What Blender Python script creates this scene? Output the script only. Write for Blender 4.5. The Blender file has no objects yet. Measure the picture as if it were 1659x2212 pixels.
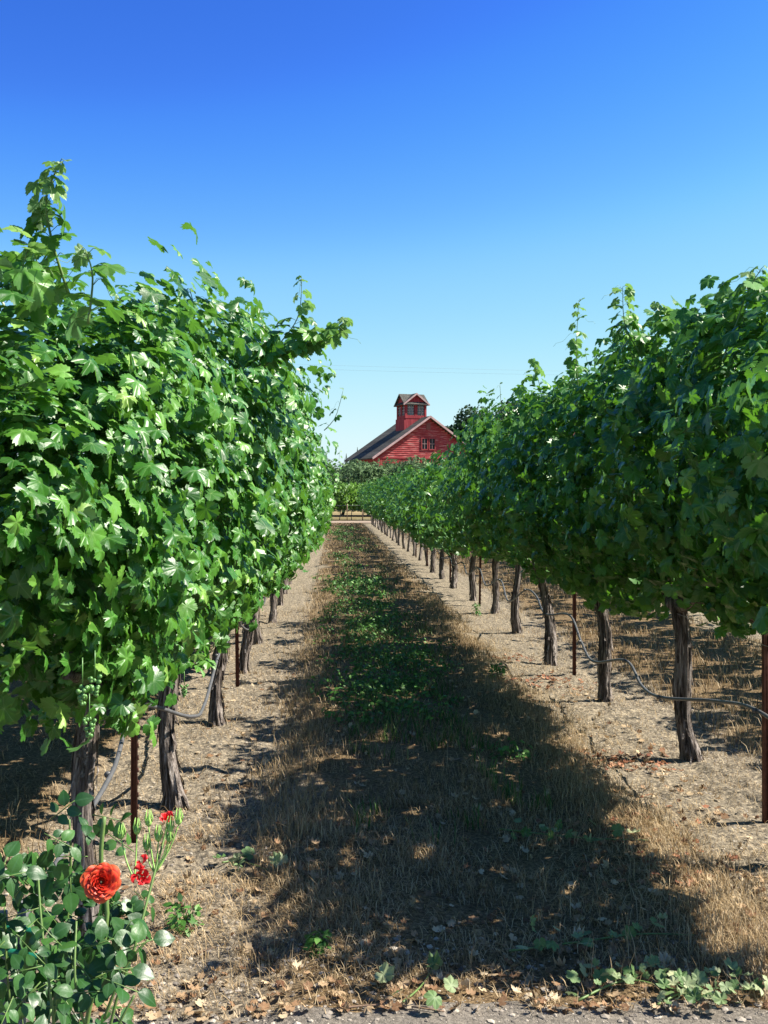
import bpy, math, random
import numpy as np
from mathutils import Vector, Matrix
R_ = math.radians
random.seed(7); rng = np.random.default_rng(11)
S = bpy.context.scene; COL = S.collection
# ------------------------------------------------------------------ camera, world, sun, exposure
FV = 2237.0; H = 1.55; VX, VY = 722.0, 1071.0
cam_d = bpy.data.cameras.new('camera'); cam = bpy.data.objects.new('camera', cam_d); COL.objects.link(cam)
cam.location = (0, 0, H); cam.rotation_euler = (R_(90), 0, 0)
cam_d.sensor_fit = 'VERTICAL'; cam_d.sensor_height = 32; cam_d.sensor_width = 24; cam_d.lens = 32*FV/2212
cam_d.shift_x = (829.5-VX)/2212; cam_d.shift_y = -(1106-VY)/2212
cam_d.clip_start = 0.05; cam_d.clip_end = 5000
S.camera = cam
SUN_EL = 47.0
sdir = Vector((1.0, 0.0, 0)).normalized()*math.cos(R_(SUN_EL)); sdir.z = math.sin(R_(SUN_EL))
w = bpy.data.worlds.new("World"); S.world = w; w.use_nodes = True
nt = w.node_tree; bg = nt.nodes['Background']; sky = nt.nodes.new('ShaderNodeTexSky')
sky.sky_type = 'NISHITA'; sky.sun_disc = False; sky.sun_elevation = R_(SUN_EL)
sky.sun_rotation = math.atan2(sdir.x, sdir.y)
sky.air_density = 1.0; sky.dust_density = 0.3; sky.ozone_density = 4.0; sky.altitude = 0
EXPO = 1.22
hs = nt.nodes.new('ShaderNodeHueSaturation'); hs.inputs['Saturation'].default_value = 1.25
sc1 = nt.nodes.new('ShaderNodeVectorMath'); sc1.operation = 'SCALE'; sc1.inputs['Scale'].default_value = .1147
cv = nt.nodes.new('ShaderNodeRGBCurve'); cm = cv.mapping; cm.use_clip = False
def curve(c, pts):
    while len(c.points) < len(pts): c.points.new(.5, .5)
    for q, (x, y) in zip(c.points, pts): q.location = (x, y)
curve(cm.curves[0], [(0,.0),(.058,.052),(.070,.072),(.095,.135),(.153,.31),(.429,.68),(1,.95)])
curve(cm.curves[1], [(0,.0),(.184,.205),(.212,.290),(.262,.44),(.352,.68),(.617,.94),(1,1.0)])
curve(cm.curves[2], [(0,.0),(.30,.30),(.385,.72),(.44,.87),(.479,.97),(.546,1.0),(.624,1.0),(.658,1.0),(1,1.0)]); cm.update()
sc2 = nt.nodes.new('ShaderNodeVectorMath'); sc2.operation = 'SCALE'; sc2.inputs['Scale'].default_value = 8
nt.links.new(sky.outputs[0], hs.inputs['Color']); nt.links.new(hs.outputs[0], sc1.inputs[0]); nt.links.new(sc1.outputs[0], cv.inputs['Color'])
nt.links.new(cv.outputs[0], sc2.inputs[0]); nt.links.new(sc2.outputs[0], bg.inputs[0])
bg.inputs[1].default_value = 0.125/2**EXPO
sl = bpy.data.lights.new('sun', 'SUN'); sl.energy = 5.0; sl.angle = R_(0.5); sl.color = (1, 0.94, 0.83)
so = bpy.data.objects.new('sun', sl); COL.objects.link(so); so.rotation_euler = sdir.to_track_quat('Z', 'Y').to_euler()
S.view_settings.view_transform = 'Standard'; S.view_settings.look = 'None'
S.view_settings.gamma = 1; S.view_settings.exposure = EXPO; S.view_settings.use_curve_mapping = False
S.render.engine = 'CYCLES'
S.cycles.max_bounces = 4; S.cycles.transmission_bounces = 3; S.cycles.transparent_max_bounces = 8
S.cycles.diffuse_bounces = 2

def P(x, y, D):
    return np.array([(x-VX)*D/FV, D, H+(VY-y)*D/FV])
# ------------------------------------------------------------------ mesh helpers
class Acc:
    def __init__(s): s.v = []; s.f = []; s.n = 0; s.m = []; s.a = []; s.b = []
    def add(s, V, faces, mat=0, a=None, b=None):
        V = np.asarray(V, float).reshape(-1, 3); k = len(V)
        s.v.append(V)
        if isinstance(faces, np.ndarray): faces = [faces]
        for F in faces:
            F = np.asarray(F)
            if len(F) == 0: continue
            s.f.append(F+s.n); s.m.append(np.full(len(F), mat))
        s.a.append(np.zeros(k) if a is None else np.broadcast_to(a, (k,)).astype(float))
        s.b.append(np.zeros(k) if b is None else np.broadcast_to(b, (k,)).astype(float))
        s.n += k
    def build(s, name, mats, parent=None, smooth=True):
        me = bpy.data.meshes.new(name)
        V = np.concatenate(s.v)
        loops = np.concatenate([f.reshape(-1) for f in s.f]).astype(np.int32)
        tot = np.concatenate([np.full(len(f), f.shape[1]) for f in s.f]).astype(np.int32)
        st = np.concatenate([[0], np.cumsum(tot)[:-1]]).astype(np.int32)
        me.vertices.add(len(V)); me.vertices.foreach_set('co', V.astype(np.float32).ravel())
        me.loops.add(len(loops)); me.loops.foreach_set('vertex_index', loops)
        me.polygons.add(len(tot)); me.polygons.foreach_set('loop_start', st); me.polygons.foreach_set('loop_total', tot)
        me.polygons.foreach_set('material_index', np.concatenate(s.m).astype(np.int32))
        me.polygons.foreach_set('use_smooth', np.full(len(tot), smooth))
        for nm, arr in (('rnd', s.a), ('vein', s.b)):
            at = me.attributes.new(nm, 'FLOAT', 'POINT'); at.data.foreach_set('value', np.concatenate(arr).astype(np.float32))
        me.update(calc_edges=True); me.validate()
        for m in (mats if isinstance(mats, (list, tuple)) else [mats]): me.materials.append(m)
        o = bpy.data.objects.new(name, me); COL.objects.link(o)
        if parent is not None: o.parent = parent
        return o
    def box(s, x0, x1, y0, y1, z0, z1, mat=0, M=None):
        V = np.array([[x0,y0,z0],[x1,y0,z0],[x1,y1,z0],[x0,y1,z0],[x0,y0,z1],[x1,y0,z1],[x1,y1,z1],[x0,y1,z1]], float)
        if M is not None: V = V@np.asarray(M)[:3,:3].T+np.asarray(M)[:3,3]
        s.add(V, np.array([[0,3,2,1],[4,5,6,7],[0,1,5,4],[1,2,6,5],[2,3,7,6],[3,0,4,7]]), mat)
    def prism(s, poly, d0, d1, mat=0, axis='y'):      # poly in (x,z), extruded along y
        n = len(poly); p = np.array(poly, float)
        V = np.zeros((2*n, 3))
        if axis == 'y': V[:n,0]=p[:,0]; V[:n,2]=p[:,1]; V[:n,1]=d0; V[n:,0]=p[:,0]; V[n:,2]=p[:,1]; V[n:,1]=d1
        else: V[:n,1]=p[:,0]; V[:n,2]=p[:,1]; V[:n,0]=d0; V[n:,1]=p[:,0]; V[n:,2]=p[:,1]; V[n:,0]=d1
        sides = np.array([[i,(i+1)%n,n+(i+1)%n,n+i] for i in range(n)])
        s.add(V, [sides, np.array([list(range(n))[::-1]]), np.array([list(range(n,2*n))])], mat)
    def tube(s, pts, rad, sides=6, mat=0, a=None, noise=None, cap=True):
        pts = np.asarray(pts, float); n = len(pts); rad = np.broadcast_to(rad, (n,))
        T = np.gradient(pts, axis=0); T /= np.linalg.norm(T, axis=1)[:,None]+1e-9
        up = np.array([0,0,1.]) if abs(T[0,2]) < .9 else np.array([1.,0,0])
        N = np.cross(T[0], up); N /= np.linalg.norm(N); V = []
        th = np.linspace(0, 2*math.pi, sides, endpoint=False)
        for i in range(n):
            N = N-T[i]*N.dot(T[i]); N /= np.linalg.norm(N)+1e-9; B = np.cross(T[i], N)
            r = rad[i]*(1 if noise is None else noise[i])
            V.append(pts[i]+(np.cos(th)*r)[:,None]*N+(np.sin(th)*r)[:,None]*B)
        V = np.concatenate(V); i = np.arange(n-1)[:,None]*sides; j = np.arange(sides)[None,:]; j2 = (j+1)%sides
        F = np.stack([i+j, i+j2, i+sides+j2, i+sides+j], -1).reshape(-1,4); fs = [F]
        if cap: fs += [np.array([list(range(sides))[::-1]]), np.array([list(range((n-1)*sides, n*sides))])]
        s.add(V, fs, mat, a=a)

def inst(acc, T, faces, pos, Rm, sc, mat=0, rnd=None, vein=None, zs=None):
    N = len(pos); k = len(T)
    TT = np.broadcast_to(T, (N,k,3)).copy()
    if zs is not None: TT[:,:,2] *= zs[:,None]
    V = np.einsum('nij,nkj->nki', Rm, TT*np.reshape(sc,(N,1,1)))+pos[:,None,:]
    off = (np.arange(N)*k)[:,None,None]
    acc.add(V.reshape(-1,3), [(f[None]+off).reshape(-1, f.shape[1]) for f in faces], mat,
            a=np.repeat(rnd if rnd is not None else rng.random(N), k), b=np.tile(vein if vein is not None else np.zeros(k), N))

def unit(v): return v/(np.linalg.norm(v, axis=-1, keepdims=True)+1e-9)
def frames(n, tip):      # rotation: local z -> n, local y -> tip
    n = unit(n); y = unit(tip-n*np.sum(tip*n, -1, keepdims=True)); x = np.cross(y, n)
    return np.stack([x, y, n], -1)

# ---- leaf templates
half = [(0,.96),(5,.88),(9,.94),(14,.80),(18,.86),(23,.74),(27,.67),(32,.80),(37,.78),(42,.88),(47,.84),(53,.95),(58,.84),(63,.90),(69,.77),(74,.82),(80,.70),(85,.63),
        (91,.76),(97,.74),(104,.84),(110,.72),(118,.77),(126,.65),(134,.70),(142,.60),(151,.64),(160,.52),(168,.46),(176,.10)]
def grape_template(lod):
    if lod == 0: hp = half
    elif lod == 1: hp = [(0,.97),(9,.82),(13,.90),(26,.68),(40,.86),(46,.78),(54,.95),(62,.80),(68,.87),(84,.64),(106,.84),(118,.66),(126,.70),(155,.56),(174,.12)]
    else: hp = [(0,1.),(27,.62),(54,.9),(84,.55),(110,.68),(160,.35)]
    ang = [a for a,_ in hp]+[360-a for a,_ in hp[::-1] if a > 0]
    rr = [r for _,r in hp]+[r for a,r in hp[::-1] if a > 0]
    ang = np.radians(ang); rr = np.array(rr); m = len(ang)
    def vein_of(a):
        d = np.min([np.abs((a-v+math.pi)%(2*math.pi)-math.pi) for v in np.radians([0,53.5,-53.5,105,-105])], axis=0); return d
    d = vein_of(ang); isv = (d < .04).astype(float); fold = np.clip(d/.45, 0, 1)
    def ring(f):
        r = rr*f if f > .8 else rr.mean()*f*.6+rr*f*.4
        z = -.30*r*r+.16*fold*r-0.03
        return np.stack([r*np.sin(ang), r*np.cos(ang), z], -1)
    if lod == 0:
        Rg = [ring(.5), ring(1.0)]
        V = np.concatenate([[[0,0,-.02]], Rg[0], Rg[1]])
        i = np.arange(m); j = (i+1)%m
        keep = ~((ang[i] > math.pi-.12) & (ang[j] < math.pi+.25) & (j > i))
        F3 = np.stack([0*i, 1+j, 1+i], -1)[keep]; F4 = np.stack([1+i, 1+j, 1+m+j, 1+m+i], -1)[keep]
        return V, [F3, F4], np.concatenate([[1], isv, isv])
    V = np.concatenate([[[0,0,0]], ring(1.0)]); i = np.arange(m); j = (i+1)%m
    return V, [np.stack([0*i, 1+j, 1+i], -1)], np.concatenate([[1], isv])
GL = [grape_template(i) for i in range(3)]
def vary(T, seed):
    q = np.random.default_rng(seed); V = T[0].copy(); a = np.arctan2(V[:,0], V[:,1]); rr = np.hypot(V[:,0], V[:,1])
    f = 1+.10*np.sin(a*2+q.random()*6)+.08*np.sin(a*3+q.random()*6)+q.normal(0,.035,len(V)); V[:,0] *= f*(.88+.25*q.random()); V[:,1] *= f
    V[:,2] += (.12*q.normal())*V[:,0]*np.abs(V[:,0])+(.22*q.normal())*V[:,0]*V[:,1]+.10*rr**2*np.sin(a*3+q.random()*6)+.05*rr*np.sin(a*7+q.random()*6)-.25*q.random()*np.clip(V[:,1],0,2)**2
    return (V, T[1], T[2])
GLV = [[vary(GL[i], 5+k+10*i) for k in range(5 if i < 2 else 2)] for i in range(3)]
def oval_template(n=7, wid=.39, fold=.12, curve=.25):   # ovate leaf: base at origin, tip at y=1
    t = np.linspace(0, 1, n); wv = wid*np.sin(math.pi*np.clip(t,0,1)**.8)**.75*(1-.15*t); wv[0] = .02; wv[-1] = .0
    V = []
    for i in range(n):
        z0 = -curve*(t[i]-.3)**2
        for sx in (-1, -.5, 0, .5, 1): V.append([sx*wv[i], t[i], z0+fold*abs(sx)*wv[i]*1.5-(.10*(abs(sx)==1)*wv[i])])
    F = [[i*5+j, i*5+j+1, (i+1)*5+j+1, (i+1)*5+j] for i in range(n-1) for j in range(4)]
    b = np.tile([0,.0,1,.0,0], n)
    return np.array(V), [np.array(F)], b
ROSE_L = oval_template()
# ------------------------------------------------------------------ materials
def mat(name):
    m = bpy.data.materials.new(name); m.use_nodes = True; nt = m.node_tree
    b = nt.nodes['Principled BSDF']; return m, nt, b
def N(nt, t, **kw):
    n = nt.nodes.new('ShaderNode'+t)
    for k, v in kw.items():
        if k[0] == 'i' and k[1:].isdigit(): n.inputs[int(k[1:])].default_value = v
        else: setattr(n, k, v)
    return n
def ramp(nt, stops, src, interp='LINEAR'):
    r = nt.nodes.new('ShaderNodeValToRGB'); r.color_ramp.interpolation = interp
    e = r.color_ramp.elements
    while len(e) < len(stops): e.new(.5)
    for q, (p, c) in zip(e, stops): q.position = p; q.color = (*c, 1) if len(c) == 3 else c
    nt.links.new(src, r.inputs[0]); return r
def mix(nt, f, a, b, blend='MIX'):
    n = nt.nodes.new('ShaderNodeMix'); n.data_type = 'RGBA'; n.blend_type = blend
    for sock, v in ((n.inputs[0], f), (n.inputs[6], a), (n.inputs[7], b)):
        if hasattr(v, 'links'): nt.links.new(v, sock)
        elif isinstance(v, (int, float)): sock.default_value = v
        else: sock.default_value = (*v, 1)
    return n.outputs[2]
def mth(nt, op, a, b=None, c=None):
    n = nt.nodes.new('ShaderNodeMath'); n.operation = op
    for i, v in enumerate((a, b, c)):
        if v is None: continue
        if hasattr(v, 'links'): nt.links.new(v, n.inputs[i])
        else: n.inputs[i].default_value = v
    return n.outputs[0]
def noise(nt, scale, detail=3, rough=.55, vec=None, out=0):
    n = N(nt, 'TexNoise'); n.inputs['Scale'].default_value = scale; n.inputs['Detail'].default_value = detail; n.inputs['Roughness'].default_value = rough
    if vec is None:
        g = N(nt, 'NewGeometry'); vec = g.outputs['Position']
    nt.links.new(vec, n.inputs['Vector']); return n.outputs[out]
def bump(nt, h, strength=.4, dist=.01):
    b = N(nt, 'Bump'); b.inputs['Strength'].default_value = strength; b.inputs['Distance'].default_value = dist
    nt.links.new(h, b.inputs['Height']); return b.outputs[0]
def scaled(nt, sc, obj=True):
    t = N(nt, 'TexCoord'); m = N(nt, 'Mapping'); m.inputs['Scale'].default_value = sc
    nt.links.new(t.outputs['Object'], m.inputs['Vector']); return m.outputs[0]

def leaf_mat(name, stops, under, trans_col, transl=.35, rough=.42, veincol=(.22,.36,.10), veinf=.55, spec=.5):
    m, nt, b = mat(name)
    at = N(nt, 'Attribute', attribute_name='rnd'); av = N(nt, 'Attribute', attribute_name='vein')
    col = ramp(nt, stops, at.outputs['Fac']).outputs[0]
    nz = noise(nt, 25, 2); col = mix(nt, .45, col, ramp(nt, [(.3,(.5,.5,.5)),(.7,(1.12,1.12,1.05))], nz).outputs[0], 'MULTIPLY')
    vp = mth(nt, 'POWER', av.outputs['Fac'], 7.0); col = mix(nt, mth(nt, 'MULTIPLY', vp, veinf), col, veincol)
    g = N(nt, 'NewGeometry'); colu = mix(nt, g.outputs['Backfacing'], col, under)
    nt.links.new(colu, b.inputs['Base Color']); b.inputs['Roughness'].default_value = rough
    b.inputs['Specular IOR Level'].default_value = spec
    n2 = noise(nt, 45, 3); nt.links.new(bump(nt, n2, .35, .004), b.inputs['Normal'])
    tr = N(nt, 'BsdfTranslucent'); nt.links.new(mix(nt, .6, colu, trans_col), tr.inputs[0])
    ms = N(nt, 'MixShader'); ms.inputs[0].default_value = transl
    nt.links.new(b.outputs[0], ms.inputs[1]); nt.links.new(tr.outputs[0], ms.inputs[2])
    nt.links.new(ms.outputs[0], nt.nodes['Material Output'].inputs[0]); return m
M = {}
M['vine'] = leaf_mat('vine_leaf', [(0,(.026,.105,.014)),(.45,(.050,.180,.020)),(.8,(.092,.25,.028)),(.94,(.14,.32,.045)),(1,(.26,.42,.09))], (.085,.20,.06), (.20,.52,.02), .24, .41, (.28,.44,.15), .7, .55)
M['young'] = leaf_mat('young_leaf', [(0,(.06,.19,.03)),(.6,(.12,.28,.05)),(1,(.30,.45,.16))], (.16,.28,.12), (.25,.5,.06), .4, .45)
M['rose_leaf'] = leaf_mat('rose_leaf', [(0,(.016,.062,.012)),(.6,(.028,.095,.018)),(1,(.065,.17,.032))], (.06,.13,.06), (.10,.30,.03), .15, .40, (.08,.18,.08), .4, .45)
M['weed'] = leaf_mat('weed_leaf', [(0,(.05,.15,.02)),(.6,(.09,.25,.04)),(1,(.16,.32,.06))], (.06,.13,.05), (.12,.30,.05), .3, .55, veinf=0)
M['olive'] = leaf_mat('olive_leaf', [(0,(.07,.13,.055)),(.5,(.115,.19,.08)),(1,(.18,.27,.12))], (.10,.15,.09), (.12,.22,.07), .25, .7, veinf=0, spec=.15)
M['oak'] = leaf_mat('oak_leaf', [(0,(.02,.05,.022)),(.6,(.035,.075,.032)),(1,(.065,.115,.05))], (.04,.08,.04), (.06,.12,.03), .2, .7, veinf=0, spec=.2)
M['bright'] = leaf_mat('bright_leaf', [(0,(.09,.22,.02)),(.6,(.15,.32,.03)),(1,(.24,.42,.05))], (.12,.22,.07), (.2,.42,.04), .35, .5, veinf=0)
M['dry'] = leaf_mat('dry_leaf', [(0,(.13,.06,.03)),(.35,(.30,.17,.09)),(.7,(.45,.32,.19)),(1,(.62,.50,.34))], (.5,.38,.24), (.4,.22,.08), .15, .7, (.5,.4,.25), .3, .25)
M['redlitter'] = leaf_mat('red_litter', [(0,(.16,.05,.025)),(.5,(.33,.13,.07)),(1,(.5,.28,.16))], (.38,.2,.12), (.4,.2,.08), .15, .7, (.5,.3,.2), .3, .25)
M['wilt'] = leaf_mat('wilted_leaf', [(0,(.07,.16,.04)),(.5,(.15,.24,.08)),(1,(.42,.45,.25))], (.28,.34,.2), (.2,.32,.1), .2, .6, (.4,.45,.25), .4)
def straw_mat(name, stops, tr=.25):
    m, nt, b = mat(name); at = N(nt, 'Attribute', attribute_name='rnd')
    c = ramp(nt, stops, at.outputs['Fac']).outputs[0]; nt.links.new(c, b.inputs['Base Color']); b.inputs['Roughness'].default_value = .6
    b.inputs['Specular IOR Level'].default_value = .3
    t = N(nt, 'BsdfTranslucent'); nt.links.new(c, t.inputs[0]); ms = N(nt, 'MixShader'); ms.inputs[0].default_value = tr
    nt.links.new(b.outputs[0], ms.inputs[1]); nt.links.new(t.outputs[0], ms.inputs[2]); nt.links.new(ms.outputs[0], nt.nodes['Material Output'].inputs[0]); return m
M['straw'] = straw_mat('dry_straw', [(0,(.11,.07,.035)),(.4,(.25,.17,.085)),(.8,(.43,.31,.165)),(1,(.58,.45,.27))])
M['green_blade'] = straw_mat('green_blade', [(0,(.035,.09,.02)),(.6,(.07,.15,.03)),(1,(.2,.26,.08))])
def simple(name, col, rough=.6, metal=0, nsc=0, namt=.3, bumpd=0, spec=.5):
    m, nt, b = mat(name); b.inputs['Roughness'].default_value = rough; b.inputs['Metallic'].default_value = metal; b.inputs['Specular IOR Level'].default_value = spec
    if nsc:
        t = N(nt, 'TexCoord'); nz = noise(nt, nsc, 5, .65, t.outputs['Object'])
        c = mix(nt, namt, col, ramp(nt, [(.3,(.35,.35,.35)),(.7,(1.6,1.6,1.6))], nz).outputs[0], 'MULTIPLY'); nt.links.new(c, b.inputs['Base Color'])
        if bumpd: nt.links.new(bump(nt, nz, .6, bumpd), b.inputs['Normal'])
    else: b.inputs['Base Color'].default_value = (*col, 1)
    return m
# bark: long fibrous strips
m, nt, b = mat('vine_bark'); v = scaled(nt, (48, 48, 4)); n1 = noise(nt, 1, 5, .7, v); v2 = scaled(nt, (14, 14, 1.6)); n2 = noise(nt, 1, 4, .6, v2)
c = ramp(nt, [(.34,(.018,.014,.012)),(.45,(.10,.082,.07)),(.55,(.24,.21,.19)),(.67,(.48,.44,.40))], n1).outputs[0]
c = mix(nt, .5, c, ramp(nt, [(.35,(.45,.4,.38)),(.65,(1.35,1.25,1.2))], n2).outputs[0], 'MULTIPLY')
nt.links.new(c, b.inputs['Base Color']); b.inputs['Roughness'].default_value = .9; b.inputs['Specular IOR Level'].default_value = .2
nt.links.new(bump(nt, n1, 1.0, .03), b.inputs['Normal']); M['bark'] = m
M['rust'] = simple('rusty_steel', (.10,.036,.024), .75, .2, 35, .8, .002)
M['hose'] = simple('hose_plastic', (.10,.10,.105), .45, 0, 20, .4)
M['wire'] = simple('galvanised_wire', (.45,.45,.45), .4, .8)
M['stem'] = simple('green_stem', (.12,.20,.05), .5, 0, 30, .4)
M['cane'] = simple('brown_cane', (.13,.075,.035), .6, 0, 30, .5)
M['grape'] = simple('green_grape', (.11,.24,.06), .35, 0, 60, .3)
M['treebark'] = simple('tree_bark', (.10,.075,.055), .9, 0, 6, .6)
M['pvc'] = simple('grey_pvc', (.20,.20,.21), .4, 0, 30, .2)
M['tape'] = simple('green_tape', (.01,.16,.10), .4)
M['stone'] = simple('pebble', (.26,.235,.21), .85, 0, 14, .6)
M['twig'] = simple('dry_twig', (.22,.14,.09), .8, 0, 40, .5)
# ------------------------------------------------------------------ tagging
def tag(o, label=None, cat=None, group=None, kind=None):
    if label: o['label'] = label
    if cat: o['category'] = cat
    if group: o['group'] = group
    if kind: o['kind'] = kind
    return o
def empty(name, loc, rz=0, **kw):
    o = bpy.data.objects.new(name, None); COL.objects.link(o); o.empty_display_size = .1
    o.location = [float(c) for c in loc]; o.rotation_euler = (0,0,rz); return tag(o, **kw)
ORD = ['first','second','third','fourth','fifth','sixth','seventh','eighth','ninth','tenth','eleventh','twelfth','thirteenth','fourteenth','fifteenth','sixteenth']
# ------------------------------------------------------------------ ground
def vnoise(x, y, seed):
    r = np.random.default_rng(seed); G = r.random((256,256))
    xi = np.floor(x).astype(int); yi = np.floor(y).astype(int); fx = x-xi; fy = y-yi
    fx = fx*fx*(3-2*fx); fy = fy*fy*(3-2*fy); g = lambda a, b: G[a%256, b%256]
    return (g(xi,yi)*(1-fx)+g(xi+1,yi)*fx)*(1-fy)+(g(xi,yi+1)*(1-fx)+g(xi+1,yi+1)*fx)*fy
XL, XR, RSP = -.79, 2.04, 2.83
STRIP_C = .62
def strip(x):       # 1 in the grassed middle of an aisle, 0 under the vines
    d = np.abs((x-STRIP_C+RSP/2)%RSP-RSP/2); return np.clip((.98-d)/.25, 0, 1)
def gh(x, y):
    x = np.asarray(x, float); y = np.asarray(y, float)
    s = strip(x+.25*(vnoise(x*1.3, y*1.3, 1)-.5)); near = np.clip((60-y)/30, 0, 1)
    return near*(.035*(vnoise(x*1.1, y*1.1, 2)-.5)+.03*(vnoise(x*4, y*4, 3)-.5)+(1-s)*.024*(vnoise(x*13, y*13, 4)-.5)
        +(1-s)*.016*(vnoise(x*31, y*31, 5)-.5)+.03*s)
def axis(fine0, fine1, step, lo, hi, gr):
    a = list(np.arange(fine0, fine1, step)); st = step
    while a[-1] < hi: st *= gr; a.append(a[-1]+st)
    st = step; pre = []; c = fine0
    while c > lo: st *= gr; c -= st; pre.append(c)
    return np.array(pre[::-1]+a)
gx = axis(-2.2, 4.2, .024, -900, 900, 1.07); gy = axis(2.6, 8.0, .024, -60, 2500, 1.03)
GX, GY = np.meshgrid(gx, gy, indexing='ij'); GZ = gh(GX, GY)
A = Acc(); nx, ny = GX.shape; i = (np.arange(nx-1)[:,None]*ny+np.arange(ny-1)[None,:]).ravel()
A.add(np.stack([GX,GY,GZ],-1).reshape(-1,3), np.stack([i, i+ny, i+ny+1, i+1], -1))
m, nt, b = mat('vineyard_soil')
g = N(nt, 'NewGeometry'); sp = N(nt, 'SeparateXYZ'); nt.links.new(g.outputs['Position'], sp.inputs[0])
n0 = noise(nt, 1.6, 3); xx = mth(nt, 'ADD', sp.outputs[0], mth(nt, 'MULTIPLY', mth(nt, 'SUBTRACT', n0, .5), .9))
d = mth(nt, 'PINGPONG', mth(nt, 'ADD', xx, -STRIP_C), RSP/2)
msk = N(nt, 'MapRange'); msk.inputs['From Min'].default_value = .72; msk.inputs['From Max'].default_value = .95; msk.inputs['To Min'].default_value = 1; msk.inputs['To Max'].default_value = 0
nt.links.new(d, msk.inputs['Value'])
ns = noise(nt, 45, 8, .7); nb = noise(nt, 5, 4, .6)
soil = ramp(nt, [(.34,(.055,.050,.043)),(.45,(.175,.155,.128)),(.55,(.31,.275,.222)),(.66,(.62,.53,.40))], ns).outputs[0]
soil = mix(nt, .45, soil, ramp(nt, [(.3,(.7,.68,.66)),(.7,(1.25,1.2,1.12))], nb).outputs[0], 'MULTIPLY')
gr_ = ramp(nt, [(.33,(.05,.036,.022)),(.47,(.17,.12,.07)),(.58,(.31,.225,.135)),(.72,(.55,.42,.27))], noise(nt, 60, 6, .75)).outputs[0]
gr_ = mix(nt, .4, gr_, ramp(nt, [(.35,(.65,.7,.6)),(.65,(1.2,1.1,1.0))], noise(nt, 2.2, 3)).outputs[0], 'MULTIPLY')
# straw flecks on soil
vo = N(nt, 'TexVoronoi'); vo.inputs['Scale'].default_value = 1
mp = N(nt, 'Mapping'); mp.inputs['Scale'].default_value = (30, 110, 30); mp.inputs['Rotation'].default_value = (0,0,.5); nt.links.new(g.outputs['Position'], mp.inputs[0])
nt.links.new(mp.outputs[0], vo.inputs['Vector'])
fl = mth(nt, 'MULTIPLY', mth(nt, 'LESS_THAN', vo.outputs['Distance'], .25), .35)
soil = mix(nt, fl, soil, (.46,.37,.25))
col = mix(nt, msk.outputs[0], soil, gr_)
# gravelly track in front
fr = mth(nt, 'LESS_THAN', mth(nt, 'ADD', sp.outputs[1], mth(nt, 'MULTIPLY', n0, .6)), 3.40)
grav = ramp(nt, [(.3,(.09,.082,.075)),(.5,(.23,.21,.19)),(.72,(.42,.38,.34))], noise(nt, 70, 8, .75)).outputs[0]
col = mix(nt, fr, col, grav)
farc = ramp(nt, [(.35,(.16,.15,.06)),(.6,(.34,.26,.14))], noise(nt, .08, 4)).outputs[0]
ff = N(nt, 'MapRange'); ff.inputs['From Min'].default_value = 55; ff.inputs['From Max'].default_value = 75; nt.links.new(sp.outputs[1], ff.inputs['Value'])
col = mix(nt, ff.outputs[0], col, farc); col = mix(nt, 1.0, col, (.80,.765,.70), 'MULTIPLY')
nt.links.new(col, b.inputs['Base Color']); b.inputs['Roughness'].default_value = .95; b.inputs['Specular IOR Level'].default_value = .15
nt.links.new(bump(nt, ns, .9, .015), b.inputs['Normal']); M['ground'] = m
tag(A.build('ground', m), kind='structure')
# farm road across the far end of the rows
A = Acc(); xs = np.linspace(-60, 90, 60); V = []
for x in xs: V += [[x, 58.2+.3*math.sin(x*.3), .03], [x, 62.5+.3*math.sin(x*.27+1), .03]]
A.add(V, np.array([[2*k, 2*k+2, 2*k+3, 2*k+1] for k in range(59)]))
tag(A.build('farm_road', simple('pale_dirt', (.27,.20,.14), .95, 0, 1.5, .35)), kind='structure')

# ------------------------------------------------------------------ blades of grass and straw
def blades(n, xy, hgt, wid, lean, name, material, colour=None, label=None, cat=None, flat=False, acc=None):
    x, y = xy; z = gh(x, y); az = rng.random(n)*2*math.pi; ln = hgt*(.5+rng.random(n)); le = lean*(.4+rng.random(n))
    if flat: le = np.full(n, 1.45)+rng.normal(0,.12,n)
    d = np.stack([np.cos(az), np.sin(az)], -1); sd = np.stack([-np.sin(az), np.cos(az)], -1)*wid[:,None] if hasattr(wid,'shape') else np.stack([-np.sin(az), np.cos(az)], -1)*wid
    V = np.zeros((n,5,3)); base = np.stack([x,y,z], -1)
    p1 = base.copy(); t1 = le*.6; p1[:,:2] += d*(np.sin(t1)*ln*.5)[:,None]; p1[:,2] += np.cos(t1)*ln*.5+(.006 if flat else 0)
    p2 = p1.copy(); t2 = le*(1.0 if flat else 1.5); p2[:,:2] += d*(np.sin(t2)*ln*.5)[:,None]; p2[:,2] += np.cos(t2)*ln*.5
    s3 = np.concatenate([sd, np.zeros((n,1))], -1)
    V[:,0] = base-s3; V[:,1] = base+s3; V[:,2] = p1-s3*.8; V[:,3] = p1+s3*.8; V[:,4] = p2
    if flat: V[:,:,2] += .004
    own = acc is None; acc = acc or Acc(); off = (np.arange(n)*5)[:,None,None]
    acc.add(V.reshape(-1,3), [(np.array([[0,1,3,2]])[None]+off).reshape(-1,4), (np.array([[2,3,4]])[None]+off).reshape(-1,3)], a=np.repeat(rng.random(n) if colour is None else colour, 5))
    if own: return tag(acc.build(name, material), label, cat, kind='stuff')
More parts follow.
